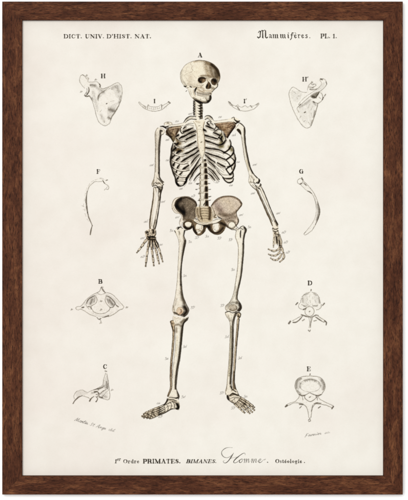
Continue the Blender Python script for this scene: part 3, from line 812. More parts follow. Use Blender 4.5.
L('250.2 184.6 253.2 187.6 256.4 190.2', [.5, .7, .9], 0.75); L('252.6 184.8 256 188', 0.4, 0.6)
L('256.2 188.4 258.2 193.3 263.2 204.3 266.6 212.4 270.2 219.8 272.6 226', [1.0, 1.2, 1.1, 1.3, 1.4, 1.0], 0.85, SEP)
L('257.8 189.4 261 196.6 265.8 207 269.4 215 272.6 221.4', 0.55, 0.75)
S('258 192.6 263.6 204.8 270.6 219.6', 0.8, 0.4)
L('261.2 186.6 263.6 191.4 266 197.2 270.8 209.2 275 219 277.8 224.4', [.6, .9, .9, .9, 1.0, 1.3], 0.9)
L('258.6 187.6 260.2 189.4 262 193.4 267.6 206 272.6 216.6 274.8 222', [.9, .6, .4, .4, .5, .6], 0.65)
L('260.4 184 261 185 260 185.8', 1.3, 0.9); L('255.6 185.8 257.4 187.8 259.6 188.8', 0.9, 0.9); L('254 183.6 256.6 186 260.4 187', 0.5, 0.7)
S('275.4 221 277.2 226', 0.9, 0.75, (0.25, 0.2, 0.14))

FW = 0.9
def finger(pts, w, d=0.8):
    """a row of small bones: light shafts, dark joints and a shaded side"""
    p = nums(pts)
    q = spline(p)
    left, right = [], []
    n = len(q)
    rr = np.interp(np.linspace(0, 1, n), np.linspace(0, 1, len(w)), w) / 2 * FW
    tx = np.gradient(q[:, 0]); ty = np.gradient(q[:, 1])
    ln = np.hypot(tx, ty) + 1e-6
    nx, ny = -ty / ln, tx / ln
    idx = list(range(0, n, 4)) + [n - 1]
    knob = lambda k: 1 + 0.25 * math.cos(4 * 2 * math.pi * k / n)
    for k in idx:
        left.append((q[k, 0] + nx[k] * rr[k] * knob(k), q[k, 1] + ny[k] * rr[k] * knob(k)))
        right.append((q[k, 0] - nx[k] * rr[k] * knob(k), q[k, 1] - ny[k] * rr[k] * knob(k)))
    F(left + right[::-1], (0.79, 0.74, 0.66), line=True)
    L(left, 0.36, d * 0.8, SEP); L(right, 0.46, d, INK)
    for t in (0.2, 0.5, 0.72):
        k = min(n - 1, int(t * n)); k2 = min(n - 1, int((t + 0.07) * n))
        P([(q[k, 0], q[k, 1]), (q[k2, 0], q[k2, 1])], 0.5, (0.97, 0.95, 0.9), 0.8)
    L([tuple(q[-3, :2]), tuple(q[-1, :2] + 2.0 * (q[-1, :2] - q[-3, :2]))], [rr[-1] * 2, 0.2], d * 0.8, SEP)
    for t in (0.0, 0.38, 0.63, 0.83):
        k = min(n - 1, int(t * n))
        L([(q[k, 0] + nx[k] * rr[k], q[k, 1] + ny[k] * rr[k]), (q[k, 0] - nx[k] * rr[k], q[k, 1] - ny[k] * rr[k])], 0.55, d, INK)
part('hand_bones')
F('146 230.6 150 229 155 229.4 156 233 155.6 238 154 242 149 242 146.4 238.4 144.8 233.4', (0.88, 0.83, 0.75))
S('147 232.4', 1.3, 1.0, (0.08, 0.06, 0.04)); S('153 230 153.6 233', 1.3, 0.95, (0.12, 0.09, 0.06))
S('148.8 237.4 151 237 154.4 237.4', 0.8, 0.9, (0.1, 0.08, 0.06))
L('145 232 146.4 231.2 148.6 233 147.4 235', 0.5, 0.8); L('149 229.6 150.4 233.6 150 236', 0.5, 0.7); L('155.6 230.6 155.8 234 154.4 236.4', 0.7, 0.9)
finger('148.4 237.6 145 241.6 140.8 247.6 136.6 252.8', [2.6, 2.2, 1.7, .9])
finger('149.2 239.4 148.2 246 147.2 253 145.5 266.6', [2.0, 1.9, 1.8, 1.1])
finger('151.2 239.4 151.4 246 152.3 253 153.8 266', [1.9, 1.8, 1.8, 1.1])
finger('153.2 239.4 154.8 246 156.8 253.6 159.1 264', [1.9, 1.8, 1.8, 1.0])
finger('154.8 239 157 244.6 159.6 251 162.7 262', [1.9, 1.8, 1.6, 0.9])
for a in ('150 240.6 149.6 245 149.6 247', '152.3 240.6 152.7 245 153.6 249', '154.4 241 156.2 245.6 157.6 248.6', '155.8 240 157.6 243.4 159 247'):
    L(a, [.8, 1.3, .5], 0.85)
L('149 237.6 152 236.4 155.8 237.4', 0.9, 0.9); L('146.6 238 149 239.8 152 240.2 155 239.6', 0.6, 0.8); L('147.6 236 149.6 238.4', 0.6, 0.8)
S('150 238.6 154.4 239.4', 0.9, 0.55)
S('148 238 152 240 156 240.6', 1.4, 0.5); mottle(3, 0.2, (0.3, 0.25, 0.18)); L('151.4 233.4 152.6 236 155.4 235', .5, .7); L('147 233.6 148.6 236 151 235.4', .4, .6)
part('hand_bones')
F('272.8 227 277.8 226.6 278.8 231 279.6 236 278.4 243 274 244 273 236', (0.90, 0.865, 0.80))
finger('275.2 232 274 238 273.6 243 273.4 247.4', [1.6, 1.4, 1.3, .8], 0.45)
finger('279 235 280.8 240 281.2 246 282 249 283.8 254.4 283.4 258.6 279.6 262', [2.0, 1.9, 1.8, 1.9, 1.8, 1.7, 1.1], 0.7)
finger('278 236.4 278.8 242 279.6 247.6 276.6 250.4 272.6 250.8 268.2 249', [2.0, 1.9, 1.9, 1.8, 1.6, .9], 0.65)
finger('280.4 249.6 278.6 253.4 275 255.6 270.4 255 268.4 254', [1.6, 1.7, 1.6, 1.4, .8], 0.6)
finger('281.6 253.6 280 257.2 276.6 260 272.6 259.4 270.6 257.8', [1.6, 1.7, 1.6, 1.4, .8], 0.6)
L('273 228.6 275.4 229.4 278 228.2', 0.9, 0.9); L('273.4 230.8 276 231.6 278.4 230.6', 0.7, 0.85)
S('276.4 237 276.8 243', 0.9, 0.8, (0.22, 0.18, 0.12)); S('279.6 241 280 246', 0.6, 0.75, (0.25, 0.2, 0.14)); S('275 233 278 234.6', 0.9, 0.55)
L('276 236 277 240 277.4 245', [.6, 1.2, .5], 0.8); L('279 240 279.6 246', 0.8, 0.75); L('274.4 233.4 276.6 235 278.8 234', 0.6, 0.7); L('273 227.4 272.4 229 273.6 232', 0.5, 0.6)
L('276.8 229.6 278.6 232.6 279 236', 0.6, 0.7); L('279.6 247.8 281.8 247', 0.7, 0.75)

# ---------------------------------------------------------------- legs
def limb(name, out, base=(0.965, 0.94, 0.885)):
    part(name); F(out, base); mottle(4, 0.022)
limb('thigh_bone', '183 221.6 186 220.4 190 220.6 193 223 192.8 227 190 229.4 186.6 229.8 185 232 184 236.6 185.8 240.6 184.8 247.4 183 255.8 181.8 265.4 181.4 275 181.7 284.4 182.9 295.2 185.9 303.4 188.8 309.4 187.6 313.8 184 317 180.4 316 177 315.4 174.4 314.4 172.5 310.8 172.7 307.2 175 297.6 176.8 284.4 177.8 272 178 263 179.1 245 177.8 237.8 174.8 231.6 175.6 229.4 178 227 181 228 183.4 228')
F(E(188.1, 225, 5.2, 4.6), (0.50, 0.42, 0.32)); S('184.6 227 188 229 192 226.6', 0.9, 0.9, (0.12, 0.09, 0.07)); S('184 223.6 187 221.4 191 222', 0.5, 0.5)
F(E(188.1, 224.7, 3.6, 2.9), (0.975, 0.95, 0.885)); S('185.6 226.2 188 227.2 190.6 226.2', 0.6, 0.45)
L(E(188.1, 225, 5.1, 4.5), 0.6, 0.8, closed=True); L('184.4 223.6 185 226.2 187.6 227.8 190.6 227 191.8 224.4', 0.8, 0.85)
L('182.6 222.6 185.6 220.2 190 220 193.4 222.6', 0.4, 0.5, SEP)
S('178.4 228.2', 0.8, 1.0, (0.1, 0.08, 0.06)); S('179 231.4 179.6 234', 0.7, 0.5); L('177.6 229.4 178.4 227.8 180.4 227', 0.9, 0.95); L('174.6 230.8 175.6 232.4', 0.7, 0.85)
L('176.4 228.4 178 227 180.4 227.4 182.8 228.4', 0.5, 0.7)
L('180.4 218.6 179.4 222 179.8 225 181.6 227.4', 0.45, 0.6, SEP)
L('184.4 231.8 185 230.4 187 230.4', 0.6, 0.8)
L('182 227.8 181.8 224.4 184 221 188 219.4 192.6 220.4', 0.4, 0.55, SEP)
S('181 224 182 228', 0.7, 0.3)
S('184.8 230.8 184 235', [0.9, 0.8], 0.95, (0.12, 0.1, 0.07))
S('185.2 240.8 184.2 246 182.6 256 181.4 266 180.6 275 180.8 285', [1.1, 1.4, 1.1, 0.9, 0.8, 0.8], 0.95, (0.16, 0.13, 0.09))
S('183.4 236 184.6 241', 0.8, 0.6); S('180.8 285 182 295 184.4 303', [0.8, 1.1, 1.6], 0.85, (0.24, 0.2, 0.14))
S('180.6 292 182 300', 1.4, 0.35, GRY)
S('184.6 307 186.6 311 184 314.8', 2.4, 0.97, (0.12, 0.09, 0.06)); S('182.8 312 181 315.4', 1.0, 0.7, (0.2, 0.15, 0.1))
S('174.2 312.6 177 313.8 179 315', 1.0, 0.85, (0.18, 0.14, 0.09)); S('173.4 306 174.2 310.6', 0.9, 0.4); S('176.4 299 175 305', 1.0, 0.22, GRY)
L('174.8 231.4 177.8 237.8 179.1 245 178.1 263 177.8 272 176.8 284.4 175 297.6 172.7 307.2 172.5 310.8 174.4 314.6', 0.42, 0.62, SEP)
L('184.6 231.6 184 236.6 185.9 240.8 184.8 247.4 183 255.8 181.7 265.4 181.3 275 181.7 284.4 182.9 295.2 185.9 303.4 188.8 309.4 187.6 313.8 184 316.9', 0.6, 0.9)
L('179.4 232 179 236 180.4 242', 0.35, 0.4, SEP)
part('kneecap')
F('177 309 178.6 307.3 181.4 307.3 183.3 309.4 183.4 311.8 181.8 313.9 179.6 314.5 177.4 313.4 176.2 311.4', (0.94, 0.87, 0.78)); S('181.4 312.6 179.6 314', 1.0, 0.5, (0.6, 0.42, 0.3)); S('180.6 310 182 311.6', 0.8, 0.35, (0.5, 0.38, 0.28))
L('177 309 178.6 307.4 181.4 307.4 183.2 309.4 183.4 311.8 181.8 313.8 179.6 314.4 177.4 313.4 176.3 311.4', .4, .5, SEP, closed=True); L('180.4 309 181.8 310.4 180.6 312.4', 0.5, 0.6, SEP); L('177.6 313 178 309.6 179.6 308.6', 0.35, 0.4, SEP)
S('179 309.4', 1.0, 0.25, (1, 0.98, 0.95))

limb('shin_bone', '173.2 316 177 316.6 181 317 184 317.6 188.2 317 187.4 320 184 323.6 182.9 329.6 181.8 341.6 180 358.4 178.2 368 176.8 380 176.3 388.5 179.2 395.8 178.4 399 174 398.6 169.4 398.4 168 396.4 170.8 391 172 387 172.6 375 173.4 366 175 350 175.6 336 174.4 326 173 320.6')
S('187 318.6 183.6 323.4 182 330 180.8 342 179 358 177 369 175.6 381 175.4 389', [0.9, 1.3, 1.4, 1.2, 1.1, 1.0, 0.9, 0.8], 0.96, (0.14, 0.11, 0.07))
S('175.4 325 178.6 324.6 181 326', 1.2, 0.55); S('176.4 328 176.6 332', 0.9, 0.5); S('181 322.6 184 319.6', 1.2, 0.65, (0.25, 0.2, 0.13))
S('175.6 336 174.6 352', 0.5, 0.35); S('177.6 336 176 356', 0.5, 0.3, (0.7, 0.62, 0.42))
S('177.6 392 178.6 396.6', 1.0, 0.9, (0.15, 0.12, 0.08)); S('169.6 397.6 174 398 177.6 398', 0.7, 0.8, (0.14, 0.11, 0.08))
L('188.2 317.2 187.3 320 183.9 323.6 182.9 329.6 181.8 341.6 180 358.4 178.2 368 176.8 380 176.3 388.5 179.2 395.8 178.4 399', 0.6, 0.92)
L('173.2 316.2 173 320.6 174.4 326 175.6 336 175 350 173.4 366 172.6 378', 0.42, 0.6, SEP)
L('174.6 317.6 175 320 176 322', 0.4, 0.5, BR); L('177.4 318 178.4 320 180 319', 0.35, 0.4, BR)
for a in ('174.6 317.2', '176.2 318.4', '178.2 317.6', '180 318.6', '177 320.4'):
    x, y = nums(a)[0]; L([(x, y), (x + 0.5, y + 0.5)], 0.4, 0.5, BR)
L('168 398.9 170.6 397.8 174 398.8 178 397.6', [.6, 1.0, 1.2, 1.0], 0.9)
part('calf_bone')
F('170.3 321.4 171.6 320.2 173.6 321 174.6 324.6 174.6 333 173.4 350 172.2 362 171.8 378 171.8 386.6 170.4 392 167.8 396.8 167.4 395.4 169.6 390.6 170.6 386 170.2 376 170.8 362 172 350 173 333 171.4 325.4', (0.80, 0.725, 0.62))
mottle(3, 0.1)
L('170.3 321.6 171.4 325.4 172.9 333 171.9 350 170.7 362 170.1 376 170.5 386 169.4 391 167.4 396', 0.8, 0.85, SEP)
L('174.6 326 174.6 333 173.4 350 172.2 362 171.8 378 171.9 386 170.6 391.4 168 396.8', 0.6, 0.9)
S('171.8 326 173.4 331', 0.7, 0.8, (0.2, 0.16, 0.1)); S('170.9 364 170.8 376', 0.7, 0.5, (0.4, 0.26, 0.16)); L('170.4 322.4 171.4 320.6 173.4 320.8', 0.5, 0.7); S('171 322 172.4 324', 0.8, 0.6)

def footbones(lines):
    for p, w, d in lines:
        L(p, w, d)
part('foot_bones')
F('167.4 398.6 170 397.6 176 398.8 178.8 401 179.8 406 178.6 410 174.6 409 171 409.4 165.6 412.6 158.4 415.6 153 416.6 149.6 415.6 148.6 413 150.7 410.2 158.3 406.7 163.4 404.6 165.4 402', (0.93, 0.90, 0.83))
S('177.6 404.4 178.6 407.6 176.4 409', 1.6, 1.0, (0.1, 0.08, 0.05)); S('172 409 166 412 159 414.8', 0.8, 0.75, (0.2, 0.16, 0.1))
S('168 399.4 166 402.6 164.4 404.6', 0.9, 0.9, (0.12, 0.1, 0.07)); S('170 400 174 401.4 177 403.4', 0.9, 0.5)
S('160 407.6 154 410 149 413', 1.0, 0.45); S('145 415 149 416.6', 1.0, 0.4)
footbones([('167.2 398.6 166 402.6 163.4 404.6 158.3 406.8 149.7 410.5', .6, .85), ('150 418.2 158.4 415.5 165.6 412.5 171 409.4 174.4 408.8', .7, .9),
           ('163 406.4 157 409 151.6 411.4 147 414', [.7, 1.3, 1.0, .5], .9), ('164 407.8 158.4 410.6 152.8 413 147.6 415.4', [.6, 1.2, 1.0, .5], .9), ('164.4 409.4 159.4 412 154 414.2 149.4 416.4', [.6, 1.3, .9, .5], .9),
           ('164.6 411.2 159.8 413.6 154.8 415.4', [.6, 1.0, .5], .85), ('158 407 155 409.6', .5, .7), ('163.6 405.2 165 408.4 164.8 411.6', .6, .8), ('166.6 404.4 168.2 407.4 167.6 410.6', .6, .75), ('163.8 405.4 166.4 404.2 169.6 402.4', .5, .7),
           ('170 402 171.6 405 170.8 408.6', .6, .75), ('172.4 401.4 174.4 404.6 174.2 407.6', .7, .75), ('168 404 171.6 402 175 402.4', .5, .65), ('169.4 399.6 172.4 399.4 176.4 401', .7, .85), ('166.4 407.4 169 406 172.6 406', .5, .6),
           ('149.6 411 150.6 413.6 150.6 417', .5, .6), ('146.4 413 147.4 416', .5, .6), ('143.8 414.8 145 417.4', .6, .6), ('153 410 154 412.4', .5, .55), ('142 416 144.4 416.4 147 415.4', .5, .6), ('176 403.4 177.4 405.6 178 408.6', 1.0, .9),
           ('146 416.8 149 416 152 415.6', .5, .6), ('159.6 408.2 161 410.6', .5, .5)])

for p in ('159 407.4 152 410 143.6 414.2', '159 409.4 151.6 412 141.8 416.4', '159 411.4 152 414 143.6 417.6', '158.6 413.2 152.6 415.6 146.6 418', '158.6 414.8 153.6 416.8 149.4 418.4'):
    finger(p, [1.9, 1.8, 2.0, 2.0, 1.7], 0.85)
L('150.6 410.6 151.6 413.4 151.4 417', .6, .7); S('147 413.4 148 417.6', 1.0, .4)

limb('thigh_bone', '228.6 226 230 222.6 232.6 221.8 235 224 236 227 238.4 229.2 240.6 227 243.2 226 246 228.4 246.4 231 244.8 235 243.8 241.4 243.7 251 242.6 265.4 241.6 275 239.8 284 238 291.6 237.4 298.6 240.6 304 241.6 307.8 239.6 311.4 234 312 228.4 311.6 225.8 309.6 225.9 305.8 230 301.8 233.4 294 235.4 283.2 236.8 274 237.7 265.4 238.3 248.6 237.1 242 235.4 236.6 236.4 230.6 233 229.4 230 228.6', (0.97, 0.95, 0.90))
F(E(231.8, 225.3, 3.5, 3.5), (0.985, 0.965, 0.905)); S('229.4 227.4 232 228.4 234.6 226.6', 0.7, 0.5); L(E(231.8, 225.3, 3.5, 3.5), 0.5, 0.7, SEP, closed=True)
S('230 228.8 234 229.4', 0.8, 0.45); L('229.4 228.6 232.4 229.6 236 229.4', 0.4, 0.55, SEP)
S('244.4 227.6 245.6 230.4 244 236 243.2 244', [1.0, 1.1, 0.8, 0.7], 0.95, (0.14, 0.11, 0.08))
S('243.2 244 243 254 242 265 240.8 276 239 285', [0.8, 0.9, 0.8, 0.8, 0.9], 0.9, (0.18, 0.15, 0.1)); S('240.8 231 240.4 237', [0.5, 0.6], 0.85, (0.16, 0.13, 0.1))
S('238.6 286 237 293 236.8 299', [0.8, 1.1, 1.2], 0.75, (0.25, 0.21, 0.15)); S('239.6 303.6 240.4 307.6 238.4 310.4', 1.7, 0.95, (0.12, 0.09, 0.06))
S('228 305 232 302.6 237 303', 1.4, 0.5, GRY); S('226.8 306 227.4 309.6', 0.7, 0.35); S('235.8 286 234.4 295 231.6 301', 0.5, 0.35, GRY); S('238.4 300 236.6 303', 1.2, 0.5)
L('236.5 230.6 235.4 236.6 237.2 242 238.4 248.6 237.8 265.4 236.8 274 235.4 283.2 233.4 294 230 301.8 225.9 305.8 225.8 309.6 228.4 311.6', 0.5, 0.7, SEP)
L('240.4 227.2 243.2 226 246 228.4 246.4 231 244.8 235 243.9 241.4 243.8 251 242.6 265.4 241.6 275 239.8 284 238 291.6 237.4 298.6 240.8 304.2 241.6 307.8 239.4 311.4', 0.65, 0.9)
L('241 230 240.2 233.4 240.8 238', [.5, .9, .4], 0.8); L('235 222.6 236.4 226 238.6 228.2 240.6 227.2', 0.5, 0.7)
L('229.8 228.4 232 229.8 234.6 229.8 236.6 231', 0.5, 0.7)
S('236 228.4 238 229.6', 0.6, 0.5)
L('238.6 229 241 228.4 243 229.6', 0.6, 0.8)
part('kneecap')
F(E(232.8, 307.8, 4.3, 3.3), (0.83, 0.79, 0.73)); S('231 306.8 234.6 306.6', 1.2, 0.2, (1, 0.98, 0.94)); S('230 309.4 233 310.6 236.4 309', 0.7, 0.45); S('236.4 306 236.6 308.6', 0.6, 0.45)
L(E(232.8, 307.8, 4.3, 3.3), 0.45, 0.6, SEP, closed=True); hatch(E(232.8, 307.8, 3.8, 2.8), 30, 0.8, 0.3, 0.2); mottle(3, .08)
limb('shin_bone', '225.2 312.6 228 311.8 232 312.6 236.8 311.6 236.2 315 234.8 318 233.6 324 233.3 333 233.2 345 232.6 361 231.4 376 231.2 384 232.4 388 234 391.6 231 395 227.4 396.4 225.6 393.6 225.4 391 226.8 386 227.6 376 228.8 362 229.6 345 230.2 330 229.8 321.6 226.4 316.2', (0.955, 0.93, 0.87))
S('235.6 313 234 318 232.6 324 232.4 340 231.8 360 230.6 376 230.2 384', [0.8, 0.8, 0.7, 0.8, 0.8, 0.8, 0.8], 0.92, (0.15, 0.12, 0.08)); S('231 326 230.9 345 230 362 229 376', 0.7, 0.55, (0.48, 0.45, 0.33)); S('228 316 230.6 320.6', 0.8, 0.4, GRY)
S('230.4 386 232.4 391', 0.9, 0.6); S('227 384 226.4 391', 0.5, 0.4)
L('225.2 312.6 226.4 316.2 229.8 321.6 230.3 330 229.7 345 228.9 362 227.6 376 226.8 386 225.4 391.4 225.8 394.4', 0.5, 0.7, SEP)
L('236.8 311.6 236.2 315 234.9 318 233.7 324 233.4 333 233.3 345 232.6 361 231.5 376 231.2 384 232 387.4', 0.7, 0.92)
L('225.6 312.4 229 311.4 232.4 312.8 236 311.6', 0.8, 0.85); L('230.6 313.4 232 316 233.6 315', 0.35, 0.4, BR); L('231.4 317 231.6 322', 0.4, 0.5, SEP); L('227.6 314 229 316', 0.35, 0.4, BR)
part('calf_bone')
F('236.8 313.4 238.6 312.4 240.6 313.8 240.2 317 239.2 319.4 238.2 330 236.4 349 235.2 367 234.4 380 235 386 236.8 391.4 233.6 390.6 232.6 385 233 375 234 360 235.2 345 236.6 330 237.2 319', (0.86, 0.80, 0.70))
L('236.8 313.4 238.6 312.4 240.6 313.8 240.2 317', 0.9, 0.85); L('237.6 316.4 239.4 317.4 238 319.4', 0.7, 0.8); S('238 315 239.6 318', 0.8, 0.75, (0.2, 0.16, 0.1))
L('239.2 319.4 238.2 330 236.4 349 235.2 367 234.4 380 235.2 386.4 237 391.4', 0.8, 0.92); L('237 319.6 236.5 330 235.1 345 234 360 233 375 232.6 384.6 234 390', 0.45, 0.75, SEP)
S('234.2 372 233.8 384 235 389', 0.9, 0.7, (0.2, 0.14, 0.09)); S('237.6 324 236 346', 0.5, 0.5)
part('foot_bones')
F('227 395 231 392.4 234 389.6 237.4 391 239.6 396 244.6 400 246.4 403 245 407 241 408.4 236.4 405.2 231 401.4 228 399.6', (0.92, 0.885, 0.82))
S('227.8 396 228.8 399.4', 1.0, 0.95, (0.12, 0.09, 0.06)); S('230 395.6 234.6 394.4 238 395.6', 0.8, 0.8, (0.2, 0.16, 0.1)); S('240 399.6 243.4 402 246 404', 1.6, 0.6, (0.3, 0.25, 0.18)); S('231 400.6 236 404.4 241 409', 0.6, 0.5)
footbones([('227 395.4 227.6 398.4 229.4 400.6 236.4 405.2 241 409.6', [.8, 1.2, .8, .6, .7], .85), ('237.2 391 239.4 396 245.6 400.6', .6, .8), ('229.6 395.6 232.6 393.4 236 394.6 238.8 395.2', [.6, 1.2, 1.0, .8], .9),
           ('230.4 386 232.6 389.4 236.2 392', [.5, 1.1, .8], .85), ('230.4 398.6 234 397.2 238.6 397.6', .5, .65), ('232 401 235 398.4 238.4 398', .5, .6), ('234.4 398 235 401.6 237 404.6', .5, .6), ('237.6 404 240 400.6 241.4 398.4', .5, .7),
           ('238.6 400.4 242.4 404 246.4 408.4', [.5, 1.0, .5], .85), ('240 399.6 244.4 403.4 249 408.6', [.5, 1.2, .5], .88), ('241.6 399.4 246.4 403 251.4 408', [.5, 1.2, .5], .88), ('243.4 400 248.4 403.8 252.6 407.8', [.4, .9, .4], .8),
           ('237.8 403 241.6 406.4 244.6 410.4', [.4, .8, .4], .75), ('244 406.4 246 404.4', .5, .6), ('247 409 249.4 406.6', .5, .6), ('240 404 242 402', .5, .6)])

part('foot_bones')
for p in ('240.4 397.4 247.4 401.8 254.6 407.6', '239.6 399.2 247.2 404 254.6 410.4', '238.2 400.8 245.4 406 252.6 412.4', '236.6 402.4 243 407.2 250 413.6', '234.6 404 239.4 408 244.8 413'):
    finger(p, [1.9, 1.7, 1.9, 1.7, 1.3], 0.75)
mottle(3, 0.12)
# ---------------------------------------------------------------- skull
part('skull')
F('184.6 86.2 181.5 81.9 180.3 76.3 181.1 71.4 185.2 65.3 191.9 61.6 199.3 60.4 206.6 61.3 213.4 64.4 218.2 69.6 219.8 75.1 219.5 79.4 218.3 82.3 217.3 86.6 214.2 89.6 212 92 210.8 94.6 206 95 200 94.6 195.6 92.6 195.2 88.6 190 88.4 187.6 88.2', (0.965, 0.93, 0.855))
S('207 63 213 66.4 217 72 218 78', 2.4, 0.72, (0.36, 0.28, 0.17)); S('211.6 64.4 216.6 69.4 219.2 75', 1.5, 0.8, (0.2, 0.155, 0.095)); S('210.4 68 211.6 73 213.4 77', 1.8, 0.62, (0.34, 0.26, 0.155))
S('206.4 68 208 73 209.4 76', 2.0, 0.3, (0.5, 0.4, 0.25)); S('201 76 206 75.6 211 76.6', 1.0, 0.5, (0.4, 0.31, 0.19)); S('194 62 200 61.2 206 62', 0.9, 0.35, (0.5, 0.42, 0.3)); S('215 72.6 216 77', 1.6, 0.6, (0.26, 0.2, 0.12))
S('182 70 181.2 76 182.6 81.6', 1.0, 0.25, GRY); S('184 82 186.4 86', 1.0, 0.3, GRY); S('188.4 74 193 80', 4, 0.08, BR); S('199.6 68 196 73', 4.0, 0.25, (1, 0.985, 0.93))
hatch('210 63.6 213 64.8 218 70 219.4 77 214 77.6 211.4 76 212 70', 48, 0.75, 0.3, 0.22); S('204.6 65 206.6 70 208 75', 2.0, 0.22, (0.45, 0.36, 0.22))
L('184.6 86.2 181.5 81.9 180.3 76.3 181.1 71.4 185.2 65.3 191.9 61.6 199.3 60.4', 0.4, 0.6, SEP)
L('195 60.9 199.3 60.3 206.6 61.3 213.4 64.4 218.2 69.6 219.8 75.1 219.5 79.4 218.3 82.3', [.4, .6, .6, .7, .8, .8, .8, .7], 0.85, SEP)
# sutures
L('191.4 61.8 190.6 64 192 66 191.6 68.4 193 70.4 191.2 72', 0.35, 0.45, SEP); L('191.2 72 187 73.6 184.6 75.4 182.6 74.6', 0.3, 0.35, SEP); L('188 65.6 186.4 69 185.4 73', 0.3, 0.25, SEP)
L('183 76.4 186 77.6 187.6 80.4 190.8 82', 0.3, 0.3, SEP); L('191.2 72 193.4 75 196 77.8', 0.3, 0.25, SEP)
# ear region
S('185 86.6', 0.8, 0.95, (0.1, 0.08, 0.05)); L('184.2 86.2 185.6 86.9 186.2 86', 0.9, 0.95); L('190 86.4 191.4 87.2', 1.1, 0.9); L('186.4 88 188 87.4 190 88.4', 0.5, 0.6); L('186 91.4 186.8 90.6', 0.6, 0.7)
L('187.4 86 190 85 194 86.4 198 85.6 203 85', 0.4, 0.55, SEP); S('192 88 196 87 201 88', 0.8, 0.3, BR)
# orbits
F('198.1 80.8 198.8 78.4 200.8 77.3 203.8 77.4 205.8 78.6 205.4 80.8 203.4 82.4 200.6 82.9 198.8 82.2', (0.52, 0.43, 0.33)); S('199.3 79.6 199.6 81.2 201 82', 1.15, 0.95, (0.07, 0.05, 0.035)); S('200.2 78.4 202.4 78.2 204.4 78.6', 0.8, 0.85, (0.12, 0.09, 0.06)); S('201.4 80', 0.9, 0.6, (0.15, 0.11, 0.08)); P('203.6 79.4 204.3 80.6 203.2 81.9', [.8, 1.5, .8], (0.66, 0.56, 0.44), .75); P('202 82.2 203.4 82', .8, (0.6, 0.5, 0.38), .6)
L('198.0 80.8 198.7 78.3 200.8 77.2 203.8 77.3 206 78.6', 0.6, 0.85); L('198.5 82.2 200.6 83 203.4 82.5 205.6 80.8', 0.4, 0.6, SEP); L('198.6 76.6 201 75.7 204 75.8 206.4 77', 0.4, 0.45, SEP); L('202 82.4 204.4 81 205 79.6', 0.4, 0.5, SEP)
F('211.3 81.6 211.8 79.6 213.6 78.7 215.9 79.4 216.7 81.8 215.9 84 214.2 84.9 212.2 83.8', (0.30, 0.235, 0.17)); S('214.9 80.9', 1.5, 0.95, (0.07, 0.05, 0.035)); S('212.6 80 214 79.4', 0.7, 0.7, (0.1, 0.08, 0.05)); P('212.3 82.6 213 84.2', .8, (0.5, 0.41, 0.31), .6)
L('211.2 81.7 211.7 79.5 213.6 78.5 216 79.3 216.8 81.8 216 84.2 214.2 85.1 212.1 83.9', 0.55, 0.85, closed=True)
S('206 78.4 209 79.4 210.4 81', 0.7, 0.3, BR); L('205.6 77.6 208.4 78 211 77.4', 0.45, 0.6, SEP); S('217.6 80 217.4 85', 0.6, 0.7)
# nose
F('208.6 82.2 209.8 83 211 86 210.2 88 208.4 88.6 206.4 88.4 206 86.6 207.2 84.4', (0.42, 0.34, 0.25)); S('207.4 85 206.8 87.4', 0.7, 0.95, (0.08, 0.06, 0.04)); S('210.2 85.2 209.8 87.4', 0.6, 0.9, (0.1, 0.08, 0.05)); L('208.7 83.4 208.6 86 208.2 88.4', 0.4, 0.5, (0.8, 0.72, 0.58))
L('208.5 82 207 84.4 205.9 86.8 206.6 88.6 208.6 88.9 210.6 88 211.2 86 209.8 82.8', 0.5, 0.85); L('207.4 80.4 208.2 82.4', 0.4, 0.5, SEP); L('211 88 213 87 214.4 88.6', 0.5, 0.7, SEP)
# cheek
S('196.6 88.4 200 91 204 91.6', 1.0, 0.4, BR); S('201 86.6 203.4 89', 1.1, 0.35, BR); mottle(4, 0.018); S('188 84 194 84.6 199 83.8', 1.2, .18, BR); S('190.6 77 189 82', 2.0, .14, BR); S('204 90.4 208 91 212 90.6', .9, .35, BR); S('207 79.6 208.4 82', .6, .4, BR); S('212 88.6 214 89', 0.9, 0.6); L('217.9 83.6 217.3 86.6 214.2 89.6 212 92', 0.7, 0.85); L('203.6 84.6 201.4 86.4 198 87.4', 0.4, 0.5, SEP); L('198.6 87.6 200 90.6 202.6 91.6', 0.4, 0.45, SEP)
L('196.6 87.4 195.4 89.6 194.8 92.6 195.6 95', [.8, 1.6, 1.2, .7], 0.97)
part('mandible')
F('187.6 88 190.4 87.6 193.4 88.4 194.4 92 195.6 94.6 200 96 206 96.4 210.8 95 210.9 98.8 208.4 102 204.2 102.9 199.3 101.3 194.4 99.7 190.8 96 189 91.8', (0.965, 0.94, 0.875))
S('193.4 98 199 100.6 204 102 208.4 101', 0.9, 0.65, (0.25, 0.2, 0.13)); S('210.2 96 209.8 99.4 208 101.6', 1.1, 0.95, (0.13, 0.1, 0.06)); S('206 98.4 207.6 100.6', 1.0, 0.4); S('194 89.4 193.6 93 195.4 96', 0.6, 0.4, BR); S('190 90 191.4 94.6', 0.8, 0.2, GRY)
L('187.7 88 189 91.8 190.8 96 194.4 99.8', 0.42, 0.6, SEP); L('194 99.5 199.3 101.4 204.2 103 208.4 102.1 210.9 98.8 210.8 95.2', [.8, 1.1, 1.0, 1.2, 1.2, .7], 0.9); L('200.3 99.1 200.8 99.4', 0.6, 0.7); L('203 98 206 97.4 208.6 98.4', 0.4, 0.4, SEP); L('206.4 99.4 207 101', .5, .5, SEP)
part('teeth')
F('196.4 91.6 200 92.6 206 93 211.6 92.4 211.4 94.8 206 96.2 200 95.8 196.6 94.4', (0.955, 0.93, 0.875))
S('197 92 203 93.4 211 93', 1.2, 0.3, BR); S('197 95 203 96.2 210 95.4', .8, .35, BR); L('196.8 92.8 200 93.8 206 94.4 211.2 93.6', 0.45, 0.7); L('196.6 91.4 200 92.2 206 92.6 211.4 92', 0.35, 0.55, SEP); L('196.8 94.8 200 96 206 96.4 211 95.2', 0.35, 0.55, SEP)
